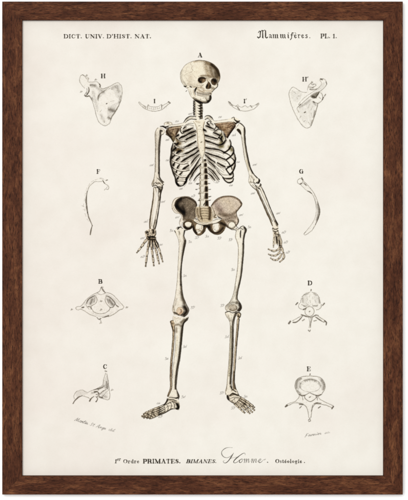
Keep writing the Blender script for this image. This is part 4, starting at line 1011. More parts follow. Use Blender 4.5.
for k in range(12):
    x = 197.2 + k * 1.22
    y = 92.2 + 0.5 * math.sin((x - 196) / 15 * 3.14)
    L([(x, y), (x + 0.05, y + 1.3)], 0.36, 0.6); L([(x + 0.5, y + 1.8), (x + 0.5, y + 3.1)], 0.36, 0.55)
S('210 93 211.4 94.4', 0.6, 0.45)
L('194.6 100.2 197.4 101.4 200.4 102.6 202.6 103.2', [.8, 1.4, 1.4, .9], 0.97)

# ---------------------------------------------------------------- the small line drawings
LN = (0.40, 0.37, 0.32)
PL = (0.985, 0.985, 0.975)
part('shoulder_blade_drawing')
F('84 87.1 79.6 81.2 80.3 76 83.2 74.6 88.4 78.2 89.1 81.9 96.5 81.9 99.4 84.1 100.1 87.1 103.8 88.5 109.7 86.3 117.1 82.6 121.5 87.1 122.2 92.9 120.7 100.3 116.3 109.9 111.9 116.5 109.7 123.1 104.6 125.6 99.4 122.4 96.5 116.5 94.3 107.6 91.3 98.8 85.4 95.9 88 88', PL); mottle(4, 0.022, GRY)
L('84.6 88.2 82 85.4 79.6 81.2 80.3 76.4 82.6 74.8 83.6 76', 0.45, 0.6, LN); L('82.6 74.8 86 76.6 88.4 78.2 87 79 84.8 76.6', 0.45, 0.6, LN)
L('88.6 78.6 87.8 81.6 91 82.2 96.5 81.9 99.2 84 99.6 86.6 101.6 88.4 103.8 88.6 109.7 86.3 117.1 82.7 120 84.4 121.6 87.1 122.2 92.9 120.9 100.3', 0.5, 0.6, LN)
L('120.9 100.3 118.6 105.6 116.3 109.9 114 113.6 111.9 116.5 110.6 120', [.5, 1, 1.2, 1, .7], 0.7, LN); L('110.6 120 109.4 123.4 104.6 125.6 99.4 122.6 96.5 116.5 94.3 107.6 91.3 98.8', 0.5, 0.6, LN)
L('88.6 87.2 89 90.6 87.6 93.6 85.2 96.2', [.8, 1.2, 1.1, .7], 0.8, GRY); L('86.8 88.6 86.8 91.4 84.6 94.8', 0.6, 0.6, GRY); L('84.4 95.4 86.4 96.4 89.4 96.2 91.6 99.6', [1, 1.3, .9, .6], 0.75, GRY); L('86.4 93 87.6 94.6', .6, .7)
S('97 88 101 90 104 93', 1.4, .22, GRY); S('93 92 95 100 97 108', 1.6, .18, GRY); S('112 88 117 86', 1.4, .25, GRY); hatch('99 90 107 88 104 93 99 98', 75, .8, .26, .4, GRY); hatch('112 86 120 86 121 98 117 98 114 92', 85, .9, .26, .35, GRY); hatch('90 84 96 84 96 87 91 87.6', 10, .7, .28, .45, GRY); S('101 115 104 121', 1.5, .18, GRY); S('90.6 85 95 85.6', 1.1, 0.5, GRY); S('92 98 92.6 101', 0.9, 0.4, GRY); L('108.6 87.2 104 91 99.6 94 98 97 98.4 101', [.4, .7, .9, .9, .4], 0.55, LN); S('99 95.6 98 98.6', 0.9, 0.5, GRY); L('110 88.6 106 90.6 101 93.8', .35, .5, LN)
S('110 109.6 114 111', 1.8, 0.6, GRY); S('108.4 117.6 110.4 118.6', 1.2, 0.55, GRY); S('117.4 88 118.6 92', 1.4, 0.28, GRY); S('120.6 96 119 103', .9, .35, GRY); L('99.4 84 100.4 85.8 99.8 87', 0.9, 0.75, GRY)
for a in ('106.4 103.9 106.9 103.4', '108 88.2 110 88', '111.4 89 112.6 89.6', '100 112 101.4 110', '101 119 101.6 116', '110.4 101.4 114 100.6', '108 107 108.6 110', '97 110 97.6 112', '104 120.6 104.4 122.4', '115 86.4 116 88', '118 95 118.4 97', '98 90 99 89'):
    L(a, .6 if a[0] == '1' and a[2] == '6' else .4, .5, LN)
L('106.3 103.8 107 103.4', 1.0, 0.8, GRY)
hatch('108 108 114 104 118 103 113 113 109 120 107.6 116', 40, 0.9, 0.3, 0.4, GRY)
part('shoulder_blade_drawing')
F('289 92.9 290.5 89.3 293.4 87.1 300 91.2 306.4 92.6 307.4 88.5 309.6 84.1 314 83 320.6 79 325.8 80.4 326.5 84.1 323.6 88.5 322 94.4 322 100.3 317.9 103 317 107.6 314 118 311 126 306.7 128.2 302.3 125.3 296.4 116.5 291.2 104.7 289.5 97.4', PL); mottle(4, 0.022, GRY)
L('306.6 92.5 303 92.2 300 91.2 293.6 87.2 290.6 89.3 289 92.9 289.5 97.4 291.2 104.7 296.4 116.5 302.3 125.3 306.7 128.1 310 127 311.4 125.4', 0.5, 0.6, LN); L('311.2 125.6 314 118 317 107.6 317.9 103', [.6, .9, 1.0, .5], 0.6, LN)
hatch('291 92 297 91 302 94 298 102 293 100', 60, .9, .26, .28, GRY); hatch('299 110 306 108 308 122 303 122', 75, 1.0, .26, .25, GRY); S('300 107 305 104 310 100', 1.2, .35, GRY); S('313 102 316 105', 1.0, .3, GRY); S('309 87 313 88', 1.0, .35, GRY); hatch('314 92 322 84 325 82 324 87 318 91', -30, .8, .26, .3, GRY); S('313.6 117 315 111', 0.9, 0.5, GRY); S('312 121 311 125', 1.0, 0.35, GRY)
L('307.4 90 308 87 309.8 84 312.6 82.8 313.4 84.6', 0.45, 0.6, LN); L('311 83.8 312.6 84.8 315 84 316 85.6 312.4 87.6', 0.6, 0.6, GRY); L('310 89.4 313.4 89.8 316.6 89', 0.9, 0.65, GRY)
L('320.4 79.2 323 78.8 325.8 80.4 326.6 84 323.8 88.4 319 91.6 313.6 93.6 308.6 97.6 303.6 102 300 105.2 297.6 107.4 297.6 109.6 299 112', 0.5, 0.65, LN); L('319.6 80 321.6 83 320 86.6 315 90.6 308 95 302 100 298.6 104.6', 0.4, 0.55, LN); L('320.6 79 322.4 79.6', 1.2, 0.75, GRY); L('326 82 326.8 84', .8, .7, GRY)
F('310.6 96.4 315.4 93.2 319.4 91.6 318.6 94.6 316 97.8 313.6 98.6', (0.56, 0.54, 0.50)); S('312.6 96.4 315.4 97.4', 0.8, 0.8, GRY)
L('319.6 92 316.8 95.6 316.4 98', 0.7, 0.7, GRY); L('320.4 92.4 322.4 95 322 100.2 318 103.2 313.6 101.8', 0.6, 0.6, LN); L('323.6 97.2 322.4 99.6', 1.1, 0.75, GRY); L('313.4 101.6 314.4 102.4', .9, .7, GRY); L('319 97 320.6 98.6', .5, .6, LN); L('325.6 94.4 324.6 96', 1.0, .7, GRY)
L('304.4 112.6 305.4 112', 1.1, 0.75, GRY); L('299.6 105 300.6 104.4', 0.9, .7, GRY)
for a in ('294 92 296 93.6', '297 97 297.6 99', '300 118 301 115.6', '304 121.6 305.4 120.4', '308 108 310 104', '311 110 312.4 106', '298 96 300.4 96', '292.4 90.4 293 91.6', '308.4 122 309.6 124', '311 113 311.6 116', '297 118.6 298 120'):
    L(a, .4, .45, LN)
hatch('306 104 312 101 316 103.6 312.6 114 310 122 308 112', 62, 1.0, 0.28, 0.28, GRY)

part('hyoid_drawing')
F('139.2 101.6 142.3 104.7 147.8 107.2 154.5 107.8 161.9 105.9 169.2 101.6 169.8 102.9 161.9 109.6 155.7 111.1 149.6 110.6 143.5 107.8 139 103.5', PL); mottle(4, 0.022, GRY)
L('139.2 101.8 142.3 104.7 147.4 107 148 104.8 150 106.4 154.5 107 158 106.6 161.4 104.4 162 106 169.2 101.6', 0.45, 0.6, LN); L('138.8 102 139.2 103.6 143.5 107.8 149.6 110.6 155.7 111.2 161.9 109.6 166 106.4 170.2 103', 0.5, 0.65, LN)
L('168.4 101.8 170 103', 1.1, 0.75, GRY); L('161.8 105 161.6 108.8', 0.8, .65, GRY); L('148 105.6 147.6 109', .6, .6, LN)
for x in (149.6, 151.4, 153.4, 155.4, 157.4, 159.4, 164, 166, 145, 143):
    L([(x, 107.6 - abs(x - 154) * 0.12), (x + 0.2, 109.4 - abs(x - 154) * 0.12)], 0.35, 0.45, LN)
L('149 108.6 154 109.4 160 108', 0.35, 0.45, LN); S('144 105.8 146 107.6', 0.6, 0.35, GRY)
part('hyoid_drawing')
F('229.2 101.6 233.5 105.3 237.8 105.9 241.4 107 245.1 105.7 248.8 107 252.1 105.7 254.9 105.3 258.6 102.9 259.2 104.1 253.1 109.4 245.7 111.1 239.6 110.2 234.7 108.1 229 103.7', PL); mottle(4, 0.022, GRY)
L('229.2 101.8 231 104 233.5 105.4 236 106.2 237.6 104.8 239.4 106.6 242 107.2 245.1 105.8 248 107.2 250.4 105.4 252 106.4 254.9 105.2 258.6 102.8', 0.45, 0.6, LN); L('228.6 101.8 229.4 103.9 234.7 108.2 239.6 110.3 245.7 111.2 253.1 109.4 256.4 107 259.4 103.8', 0.5, 0.6, LN)
L('237.8 107.8 239.4 109.6', 1.0, .65, GRY); S('230 103 232.6 105.4', 0.7, 0.5, GRY); S('256.6 104.8 258.4 103.6', 0.7, 0.5, GRY); L('250.6 106 252 107.6', .7, .6, LN); L('228.4 101.6 230.4 102.6', .8, .6, GRY); S('236 105.8 238 107', .6, .4, GRY)

part('rib_drawing')
F('101.4 178.4 94.2 180 87.8 185.6 85 195.3 84 205 86 214 90 222 91.4 226 89.6 234.4 91 234.8 92.8 226 90.6 220.6 88 212.6 86.8 201.7 87.5 192.4 90 186.6 94.6 182.6 101.6 182 106 184.6 108.6 189.4 109 186', PL); mottle(4, 0.022, GRY)
L('101.4 181.5 97.6 181.6 94 182.2 89.4 186.4 87.2 192', 0.45, 0.65, LN); L('87.2 191 86.3 197 86.2 202 86.8 208 87.6 213', [.5, 1.2, 1.6, 1.4, .9], 0.8, GRY); L('87.5 212.4 88.6 217 90.2 220.9 92.3 225.7', [1, 1.1, 1.0, .7], 0.75, GRY)
L('92.3 225.7 91.2 229 90.2 234.6', [.6, 1.0, 1.2], 0.85, GRY)
for k, a in enumerate(('101 178.4 99 178.8', '97.6 179 95 180', '93.4 180.6 91.4 182', '90 183.2 88 186', '87 188 86 191', '85.4 193.4 84.8 196', '84.6 198.4 84.2 201', '83.6 204 83.2 206.6', '84.4 209 84.8 211', '85 213.6 86 216.6', '87 219 88.4 221', '81.6 205.6 84 206.6', '83 209.6 85.6 210')):
    L(a, 0.35, 0.5, LN)
L('102.2 179.8 103.6 182 105.4 184 107.6 185.2 108.8 187.4 108 189.4 105.6 189 104.4 190', 0.5, 0.65, LN); L('103 181 104.6 183.4', 0.9, 0.7, GRY); L('106 180.4 107.4 180', 0.9, .65, GRY); L('100 178.2 102.6 178.4 104 180', .4, .5, LN); L('107.8 186 106.4 188', .4, .5, LN)
part('rib_drawing')
F('297.8 180.8 301 178.3 304.4 181.4 307.4 184.8 313.8 192.9 317.9 202.5 319.9 211.3 317.9 219.3 313 228.9 305.8 235 304.2 233.7 307.4 229.7 313.8 220.9 316.3 211.3 315.4 201.7 312.4 195 305.8 189.6 300.2 184', PL); mottle(4, 0.022, GRY)
L(E(300.2, 181.4, 2.6, 2.8), 0.5, 0.65, LN, closed=True); L('301.6 178.4 304 181.4 307.4 184.8 313.8 192.9 317.9 202.5 319.9 211.3 317.9 219.3 313 228.9 308 233.4 305.4 235 304 234 305.4 231.8', 0.5, 0.65, LN)
L('300.4 184.4 303 187 306 190 310 192.2 313 195 315.4 201.7 316.3 211.3 313.8 220.9 307.4 229.7 304.2 233.7', 0.4, 0.6, LN); L('317.6 202 319.3 208 319.4 213 317.9 219 315.4 224.6', [.5, 1.1, 1.5, 1.1, .5], 0.7, GRY); hatch('312 194 317 203 319 211 317 221 315.6 221 317 211 315 203', 20, .7, .26, .35, GRY); S('317.4 204 318.4 212 316.6 220', 0.7, 0.45, GRY)
L('307.6 191 309.6 191.8 311.6 193.4', [.5, 1.2, .7], 0.85, GRY); L('303.6 183 305.4 184.6 306.6 185.8', [.5, 1.1, .5], 0.75, GRY); L('301.8 177.6 303 179.8', 1.0, .7, GRY); L('300 184 301.6 183.2', .9, .7, GRY)

part('vertebra_drawing')
F('97.3 292.5 99.6 290.6 101 287.4 103 291 105.6 292.6 113 294.8 120.8 303.3 124 307.3 119 310.4 111 316 103 318.4 98.3 317.3 89.5 314.2 81.6 309.4 75.6 309 76.6 306.8 80.6 306 87.5 298.4', PL); mottle(4, 0.022, GRY)
L('97.4 292.5 93 294.6 87.5 298.4 83.6 303 80.6 306.3 76.8 306.8 75.6 308.6 78 310 81.4 309.4 89.5 314.2 96 316.6', 0.5, 0.65, LN); L('105 292.4 110 293.4 114.6 296.4 120.8 303.4 123.6 306.6 122.4 309', 0.5, 0.65, LN); L('122 309 118.9 310.4 114 314 108 316.8', 0.6, 0.65, LN)
L('97 292.8 99.6 291 101.2 287.4 102.6 290.4 105.2 292.6', 0.5, 0.7, GRY); L('102.6 288.8 104.4 291.8', 0.9, .7, GRY); L('97.4 293.4 101 294.6 105.4 293', .5, .6, LN)
L('86.4 303.6 88 300 91 297.4 95 295.6', [.6, 1.2, 1.0, .6], 0.75, GRY); L('106 295.6 110 297.6 113.4 300.8 116 305', [.6, 1.0, 1.1, .7], 0.75, GRY)
L('95.8 296.6 97 300 95.4 303.6 91.6 305.8 91.4 308.4 94.4 312.2 100 313.8 105 313 108.6 310.6 109.8 307.4 106.8 304 105 300 106 296.4', 0.55, 0.7, LN)
hatch('84 303 90 297 96 294 97 295.6 88 301 85 306', 50, .7, .26, .3, GRY); hatch('105 293.6 112 296 119 303 120 306 114 301', -50, .7, .26, .3, GRY); hatch('86 309 92 312.6 100 315 108 314 114 311 108 316 98 316.6', 80, .8, .26, .28, GRY); S('92 299.6 90.4 303.4', 1.1, 0.6, GRY); S('94.6 298 94 302', 0.9, 0.35, GRY); S('109.4 300 112.6 304.6', 1.2, 0.6, GRY); S('107 299 108.6 303', .8, .35, GRY); L('88 306.6 90.4 307 91 309', .9, .7, GRY); L('110.4 307.6 113 307 114.4 304.6', .9, .7, GRY)
L('82 307.6 83.6 307.2', 1.2, .8, GRY); L('116.6 305.6 118.2 306.8', 1.2, .8, GRY); L('85.8 304.4 87 307 89 309', .5, .6, LN); L('97 317.4 99 319.4 101 318.4', .8, .7, GRY); L('102.4 317.4 105.4 316.8 108.6 315.6', [.5, 1.2, .8], .8, GRY); L('99.8 318.6 101 321.6', .5, .65, LN)
hatch('87 303 91 298 96 296.6 94 303 90 306', 35, .8, .28, .4, GRY); hatch('106 297 111 299 115 304.6 110 306', -35, .8, .28, .4, GRY)
part('vertebra_drawing')
F('105.8 372.6 103.4 379 102.6 384.6 95.4 389.4 87.4 392.6 82.6 390.2 76.2 391.8 73.8 395.8 74.6 399.8 73.2 403.4 77 398.2 81.8 395.8 88 397.4 91.4 400.4 94.6 397 97 401 98.6 397.4 108.2 399.8 109.8 396.6 109 389.4 107.9 380.6 107 374', PL); mottle(4, 0.022, GRY)
L('105.6 373 103.6 379 102.6 384.6 99 387.4 95.4 389.4 91 390.8 87.4 392.4 82.6 390.2 78.6 390.6 76.2 391.8 73.8 395.8 74.4 399', 0.45, 0.6, LN); L('106.8 374 108.2 382 109.2 389.4 109.9 396.6 108.2 399.8 104 399 99 397.4', 0.5, 0.65, LN)
L('73 403.6 75 400.4 78.6 397.2 82 395.8', [.9, 1.1, 1.2, .6], .8, GRY); L('82 395.8 86.6 397 89.6 398.6', .5, .6, LN); L('89.6 401 91.4 398.2 94 396.4', [1.3, 1.1, .6], .85, GRY); L('96 401.6 97.6 399 96 396.6', [1.3, .8, .6], .85, GRY)
hatch('76 392 84 391 88 394 82 395 77 397', 30, .8, .26, .35, GRY); hatch('100 392 106 390 108 398 102 397', 60, .8, .26, .3, GRY); S('92 393 96 392', 1.0, .35, GRY); S('106.6 382 106.4 388', 0.9, 0.55, GRY); S('104 386 98 389.6', 0.9, 0.5, GRY); L('93.4 390 98 388.6 102.4 387.6', [.6, 1.1, .6], .7, GRY); L('94.4 392 97 391.6 99 393.6', 1.2, .8, GRY); L('96 394.6 98.6 394 97.4 396.6', .7, .8, GRY); L('99 395.6 102 392 106 389.4', .7, .7, GRY); L('102 397 105.4 393 108.6 390', .4, .55, LN); S('103 396 106 397', 1.2, .25, GRY); L('99 396.6 102.6 397.6', 1.0, .75, GRY)
L('105 371 106.6 371.4', 1.0, .7, GRY); hatch('103.6 380 107.6 376 108.6 388 103 388', 80, .8, .28, .4, GRY); L('107.8 384 107.6 389', .8, .6, GRY)
part('vertebra_drawing')
F('300.7 303.8 301.5 297.9 305.1 293.5 311 292 316.9 293.5 319.9 299.4 320.6 304 321.3 306 319 309 316 311 315 315.4 320 316.4 326 320.8 326.4 324 321 320.4 314 317.8 311.6 319 310.4 329 309 328 310 318.4 303 316.4 298 321.6 293.2 322.6 292.8 320.4 302.6 314.8 304 310 300 308.2 299.3 304.6', PL); mottle(4, 0.022, GRY)
for a in ('300.6 303 301.4 298.4', '302 296.8 304.6 294', '306 293.2 310 292.2', '312 292.2 316.4 293.4', '317.4 294.4 319.4 297.8', '319.6 299 320.4 303'):
    L(a, .5, .6, LN)
hatch('302 297 306 294 308 300 304 304', 70, .9, .26, .35, GRY); hatch('314 294 319 298 319.6 303 315 303', -70, .9, .26, .35, GRY); S('304 306 308 305', .9, .3, GRY); S('313 306 317 306', .9, .3, GRY); S('302.6 298 303 302', .8, .35, GRY); S('305 294.6 308 293.6', .8, .35, GRY); S('314 293.6 316.6 295', .8, .4, GRY); S('319 298 319.6 303', .7, .4, GRY)
L('299.4 303.6 298.6 306.4 300 308.6 303.6 309.8', .5, .6, LN); L('321.4 304.6 321 307.2 319 309.2 316.6 309.8', .6, .65, LN); L('301.6 304.4 304 306 306.4 307.4', .6, .6, LN); L('303.6 309.4 305.8 308.6', 1.3, .8, GRY); L('314 305.6 316.4 306 318 305', .5, .6, LN)
L(E(309.6, 311.4, 4.6, 4.8), .55, .7, LN, closed=True); L('309.3 311.8 310 311.2', 1.0, .75, GRY)
L('301.4 314.6 304 315.6 308 316.8 312 317 316 315.2 318.4 315.6', [1, 1.2, 1, .9, 1.2, .8], .75, GRY); L('302.8 314.9 297 318.4 292.6 320.7', .5, .65, LN); L('302.6 316 299.4 320 296 322.2 293.2 322.4', [.6, 1.1, 1.2, 1.1], .8, GRY); L('289 323.4 290.4 321.4', 1.6, .8, GRY)
L('318 316.2 322 318.6 325.7 320.9', .6, .65, LN); L('315.8 317 320 320 324 322.4', [1.1, 1.1, .6], .75, GRY); L('324.6 321 326.4 322.4 326.2 325', 1.2, .8, GRY); L('302.6 320.6 304.4 319.4', 1.0, .6, LN); L('314 321 316.4 320.4', 1.0, .6, LN)
L('308.8 317.6 309.8 322 309.2 327.6', .5, .55, LN); L('312.4 317.6 311.2 322 310.4 327.6', .8, .6, LN); S('310.8 318 310.4 326', .6, .35, GRY)
for a in ('307 298 308 300', '310 300 310.6 303', '312.6 297 313 299', '306 303 307.6 304', '312 304 313 305.6', '309 306 310.4 305', '315 300 316 302', '309.4 297 310 295.6', '308 302 309 303.4'):
    L(a, .4, .4, LN)
L('311 290.8 311.2 289.6', 1.1, .7, GRY); L('296 304.6 297.6 302.8', 1.1, .75, GRY); L('322.6 305.4 324.4 303.4', 1.2, .75, GRY); L('308.4 330.2 309.6 331.4 310.4 330', .8, .7, GRY)
part('vertebra_drawing')
F('295.2 384 297 379.6 302 376.8 310 376.2 318 376.8 323 380 325.2 385.4 324.4 390 321 394.6 318.4 396 320 398.6 322.7 400.6 328 403.6 333.6 406.4 332.6 408.2 324 405 315.6 403.8 312.4 408 311 417 308.8 417 307.4 409 303 404 294.8 402.8 286 406.4 285.6 405.2 294.6 401.6 298.2 398 299.4 395 296 390.4', PL); mottle(4, 0.022, GRY)
L('299.4 395 296.2 390.4 295 385 297 379.6 302 376.8 310 376.1 318 376.8 323 380 325.2 385.4 324.4 390 321 395', .6, .65, LN); L(E(310.2, 385.6, 10.4, 6.4), .4, .5, LN, closed=True)
hatch('295.6 384 298 379.6 302 378 300 382 299.4 389 297 391', 20, .7, .26, .4, GRY); hatch('318 378 323 380.6 324.6 386 323 391 321 388 320.6 382', -20, .7, .26, .4, GRY); hatch('300 403 304 404 308 409 309 415 306.6 409', 50, .7, .26, .3, GRY); S('296.4 388 297 381.4 301 378.4', 1.1, .5, GRY); S('323.6 389 324 384 321.4 380', 1.1, .5, GRY); S('305 380.6 311 379.4 316 381', 1.1, .45, GRY); S('297.6 391 300.6 394', .9, .5, GRY); S('319 383 320.4 386', .9, .3, GRY); S('300.6 383.4 300.4 387.6', .9, .35, GRY)
for k in range(9):
    a = math.radians(200 + k * 17); L([(310.2 + 9.8 * math.cos(a), 385.6 + 5.8 * math.sin(a)), (310.2 + 7.6 * math.cos(a), 385.6 + 4.2 * math.sin(a))], .35, .45, LN)
L('299.4 394.6 302 395.6 305 395.2 308 393.6 310 392.8 312 393.8 315 395 318 395.6 321 394.6', [1, 1.4, .9, .6, .5, .7, .9, 1.4, 1], .75, GRY)
L('304.8 395.6 305.4 398.6 310.2 401.6 315.4 398.6 316.2 395.8', .7, .7, GRY); L('309.4 397.4 310.4 396.8', .9, .7, GRY); L('299.4 396 298.4 398.2 294.8 401.6 290 403 286 405', .5, .65, LN); L('285.6 406.6 287.2 405.4', 1.4, .85, GRY); L('286.6 406.4 290.6 404.4 295 402.9 301 403.4 304.6 405.2 307.4 409 308.8 417', .5, .65, LN)
L('318 396.2 319.6 398.8 322.7 400.8 328 403.4 333.2 405.6', .5, .65, LN); L('332 408.6 333.4 406.6', 1.4, .85, GRY); L('332 407.6 326 405.2 320 404.2 316 404 313.2 406.6 312 409.6 311 417', .6, .65, LN)
S('313 405.6 311.8 411', .8, .6, GRY); L('314 404 317 403 321 403.4', [.8, 1.5, .8], .7, GRY); L('299.6 404.2 302.6 404.4', 1.4, .7, GRY); L('299.8 408 301.4 406.4', .9, .75, GRY); L('318.4 408 320.4 406.6', .9, .75, GRY); L('317 397 317.4 400', .8, .7, GRY); L('302.4 397 303 400', .6, .6, LN)
L('310 375 310.2 373.8', 1.0, .7, GRY); L('308.4 420.4 309.6 419 310.6 420.8 309 421.4', .7, .75, GRY); L('309 417.4 310 418.6 311 417.4', .5, .6, LN)

# ---------------------------------------------------------------- lettering: own glyphs, thick stems and hairlines
K, h_ = 0.27, 0.10
GL = {
 'D': (1.0, [(K, '.2 0 .2 1'), (h_, '0 0 .5 0'), (h_, '0 1 .5 1')], [([h_, K, K, h_], '.45 0 .78 .12 .9 .5 .78 .88 .45 1')]),
 'I': (.42, [(K, '.21 0 .21 1'), (h_, '0 0 .42 0'), (h_, '0 1 .42 1')], []),
 'C': (.9, [(h_, '.8 .02 .8 .3'), ], [([h_, h_, K, K, h_, h_], '.8 .28 .62 .02 .3 .06 .13 .5 .3 .94 .62 .98 .82 .74')]),
 'T': (.88, [(K, '.44 0 .44 1'), (h_, '.04 0 .84 0'), (h_, '.04 0 .02 .28'), (h_, '.84 0 .86 .28'), (h_, '.24 1 .64 1')], []),
 'U': (.98, [(h_, '0 0 .4 0'), (h_, '.66 0 .98 0')], [([K, K, K, h_, h_, h_], '.2 0 .2 .65 .3 .95 .6 .96 .8 .7 .82 0')]),
 'N': (1.02, [(h_, '.16 0 .16 1'), (K, '.16 .04 .84 .96'), (h_, '.84 0 .84 1'), (h_, '0 0 .26 0'), (h_, '.68 0 1 0'), (h_, '0 1 .32 1')], []),
 'V': (.98, [(K, '.16 0 .5 .97'), (h_, '.5 .97 .82 0'), (h_, '0 0 .34 0'), (h_, '.66 0 .98 0')], []),
 'H': (1.06, [(K, '.2 0 .2 1'), (K, '.86 0 .86 1'), (h_, '.2 .5 .86 .5'), (h_, '0 0 .4 0'), (h_, '.66 0 1.06 0'), (h_, '0 1 .4 1'), (h_, '.66 1 1.06 1')], []),
 'S': (.72, [(h_, '.62 .02 .62 .28'), (h_, '.08 .72 .08 1')], [([h_, .12, K, K, K, .12, h_], '.6 .24 .38 .02 .14 .2 .34 .46 .6 .72 .36 .98 .1 .74')]),
 'A': (1.0, [(h_, '.16 1 .5 .03'), (K, '.5 .03 .82 1'), (h_, '.26 .66 .7 .66'), (h_, '0 1 .32 1'), (h_, '.62 1 1 1')], []),
 'P': (.84, [(K, '.2 0 .2 1'), (h_, '0 0 .46 0'), (h_, '0 1 .42 1'), (h_, '.2 .54 .46 .54')], [([h_, K, K, h_], '.44 0 .72 .08 .72 .46 .44 .54')]),
 'R': (.98, [(K, '.2 0 .2 1'), (h_, '0 0 .46 0'), (h_, '0 1 .42 1'), (h_, '.2 .5 .46 .5')], [([h_, K, K, h_], '.44 0 .72 .08 .72 .42 .46 .5'), ([h_, K, K, h_], '.5 .5 .7 .62 .76 .94 .98 .96')]),
 'L': (.84, [(K, '.2 0 .2 1'), (h_, '0 0 .42 0'), (h_, '0 1 .78 1'), (h_, '.78 1 .8 .68')], []),
 'M': (1.26, [(h_, '.16 0 .16 1'), (K, '.16 0 .6 .96'), (h_, '.6 .96 1.04 0'), (K, '1.04 0 1.04 1'), (h_, '0 0 .26 0'), (h_, '.96 0 1.26 0'), (h_, '0 1 .32 1'), (h_, '.82 1 1.26 1')], []),
 'E': (.86, [(K, '.2 0 .2 1'), (h_, '0 0 .76 0'), (h_, '0 1 .8 1'), (h_, '.76 0 .78 .28'), (h_, '.8 1 .82 .7'), (h_, '.2 .5 .54 .5'), (h_, '.54 .36 .54 .64')], []),
 'B': (.92, [(K, '.2 0 .2 1'), (h_, '0 0 .46 0'), (h_, '0 1 .48 1'), (h_, '.2 .48 .46 .48')], [([h_, K, K, h_], '.44 0 .7 .08 .7 .4 .44 .48'), ([h_, K, K, h_], '.44 .48 .78 .56 .78 .92 .44 1')]),
 'F': (.82, [(K, '.2 0 .2 1'), (h_, '0 0 .76 0'), (h_, '0 1 .42 1'), (h_, '.76 0 .78 .28'), (h_, '.2 .5 .54 .5'), (h_, '.54 .36 .54 .64')], []),
 'G': (1.0, [(h_, '.8 .02 .8 .3'), (K, '.8 .56 .8 .94'), (h_, '.6 .56 .98 .56')], [([h_, h_, K, K, h_, h_], '.8 .28 .6 .02 .3 .06 .13 .5 .3 .94 .6 .98 .8 .86')]),
 'O': (1.0, [], [([h_, K, K, h_, h_, K, K, h_], '.5 0 .2 .16 .12 .5 .2 .84 .5 1 .8 .84 .88 .5 .8 .16 .5 0')]),
 '1': (.42, [(K, '.24 0 .24 1'), (h_, '.04 1 .44 1'), (h_, '.04 .16 .24 .02')], []),
 '.': (.3, [(.24, '.1 .9 .13 .92')], []),
 "'": (.24, [(.2, '.12 -.02 .1 .16')], [([.1, .06], '.1 .16 .04 .28')]),
 ' ': (.5, [], []),
 'r': (.52, [(.22, '.16 .38 .16 1'), (h_, '0 .38 .16 .38'), (h_, '0 1 .36 1')], [([h_, .16, .2], '.16 .56 .34 .38 .46 .46')]),
 'd': (.66, [(.22, '.5 0 .5 1'), (h_, '.36 0 .5 0'), (h_, '.5 1 .64 1')], [([h_, .2, .22, .2, h_], '.5 .48 .26 .4 .1 .7 .26 .98 .5 .88')]),
 'e': (.54, [(h_, '.1 .66 .46 .66')], [([h_, .16, .22, .2, h_], '.46 .66 .3 .38 .1 .68 .24 .98 .48 .86')]),
 's': (.44, [], [([h_, .14, .2, .14, h_], '.38 .48 .2 .38 .12 .56 .36 .78 .24 .98 .06 .88')]),
 't': (.42, [(.22, '.2 .16 .2 .9'), (h_, '.02 .4 .38 .4')], [([.2, h_], '.2 .88 .26 .99 .42 .9')]),
 'o': (.6, [], [([h_, .22, h_, .22, h_], '.3 .38 .1 .68 .3 .99 .5 .68 .3 .38')]),
 'l': (.36, [(.22, '.18 0 .18 1'), (h_, '.04 0 .18 0'), (h_, '.02 1 .34 1')], []),
 'i': (.36, [(.22, '.18 .4 .18 1'), (.2, '.16 .12 .2 .14'), (h_, '.02 1 .34 1')], []),
 'g': (.6, [(h_, '.44 .44 .58 .38')], [([h_, .2, h_, .2, h_], '.28 .38 .1 .58 .28 .78 .46 .58 .28 .38'), ([h_, .12, .18, .14, h_], '.16 .78 .16 .94 .44 1.02 .42 1.3 .12 1.28 .12 1.06')]),
}
GL['é'] = (GL['e'][0], GL['e'][1] + [(.12, '.24 .24 .4 .08')], GL['e'][2])
def adv(s, sp):
    return sum(GL[ch][0] + sp for ch in s) - sp
def text(s, x0, x1, ytop, ybase, slant=0.0, d=0.9, c=None, bold=1.0, rot=0.0):
    """letters fitted between x0 and x1"""
    hh = ybase - ytop
    sp = 0.14
    k = (x1 - x0) / adv(s, sp)
    x = x0
    ca, sa = math.cos(math.radians(rot)), math.sin(math.radians(rot))
    for ch in s:
        wd, st, cu = GL[ch]
        def M(p):
            o = []
            for u, v in nums(p):
                X = x + u * k + slant * (1 - v) * hh
                Y = ytop + v * hh
                dx, dy = X - x0, Y - ybase
                o.append((x0 + dx * ca - dy * sa, ybase + dx * sa + dy * ca))
            return o
        sc = hh * bold
        for w, p in st:
            L(M(p), max(w * sc, 0.3), d, c, f=0.16, line=True)
        for w, p in cu:
            L(M(p), [max(q * sc, 0.3) for q in w], d, c, f=0.16)
        x += (wd + sp) * k
TX = (0.20, 0.18, 0.15)
part('heading_lettering', 'printed heading DICT. UNIV. D\'HIST. NAT. in small capitals')
text('DICT.', 63.6, 82.0, 34.5, 38.1, c=TX); text('UNIV.', 85.2, 104.2, 34.5, 38.1, c=TX); text("D'HIST.", 106.6, 131.8, 34.5, 38.1, c=TX); text('NAT.', 134.8, 151.2, 34.5, 38.1, c=TX)
part('heading_lettering', 'printed heading Mammifères in blackletter')
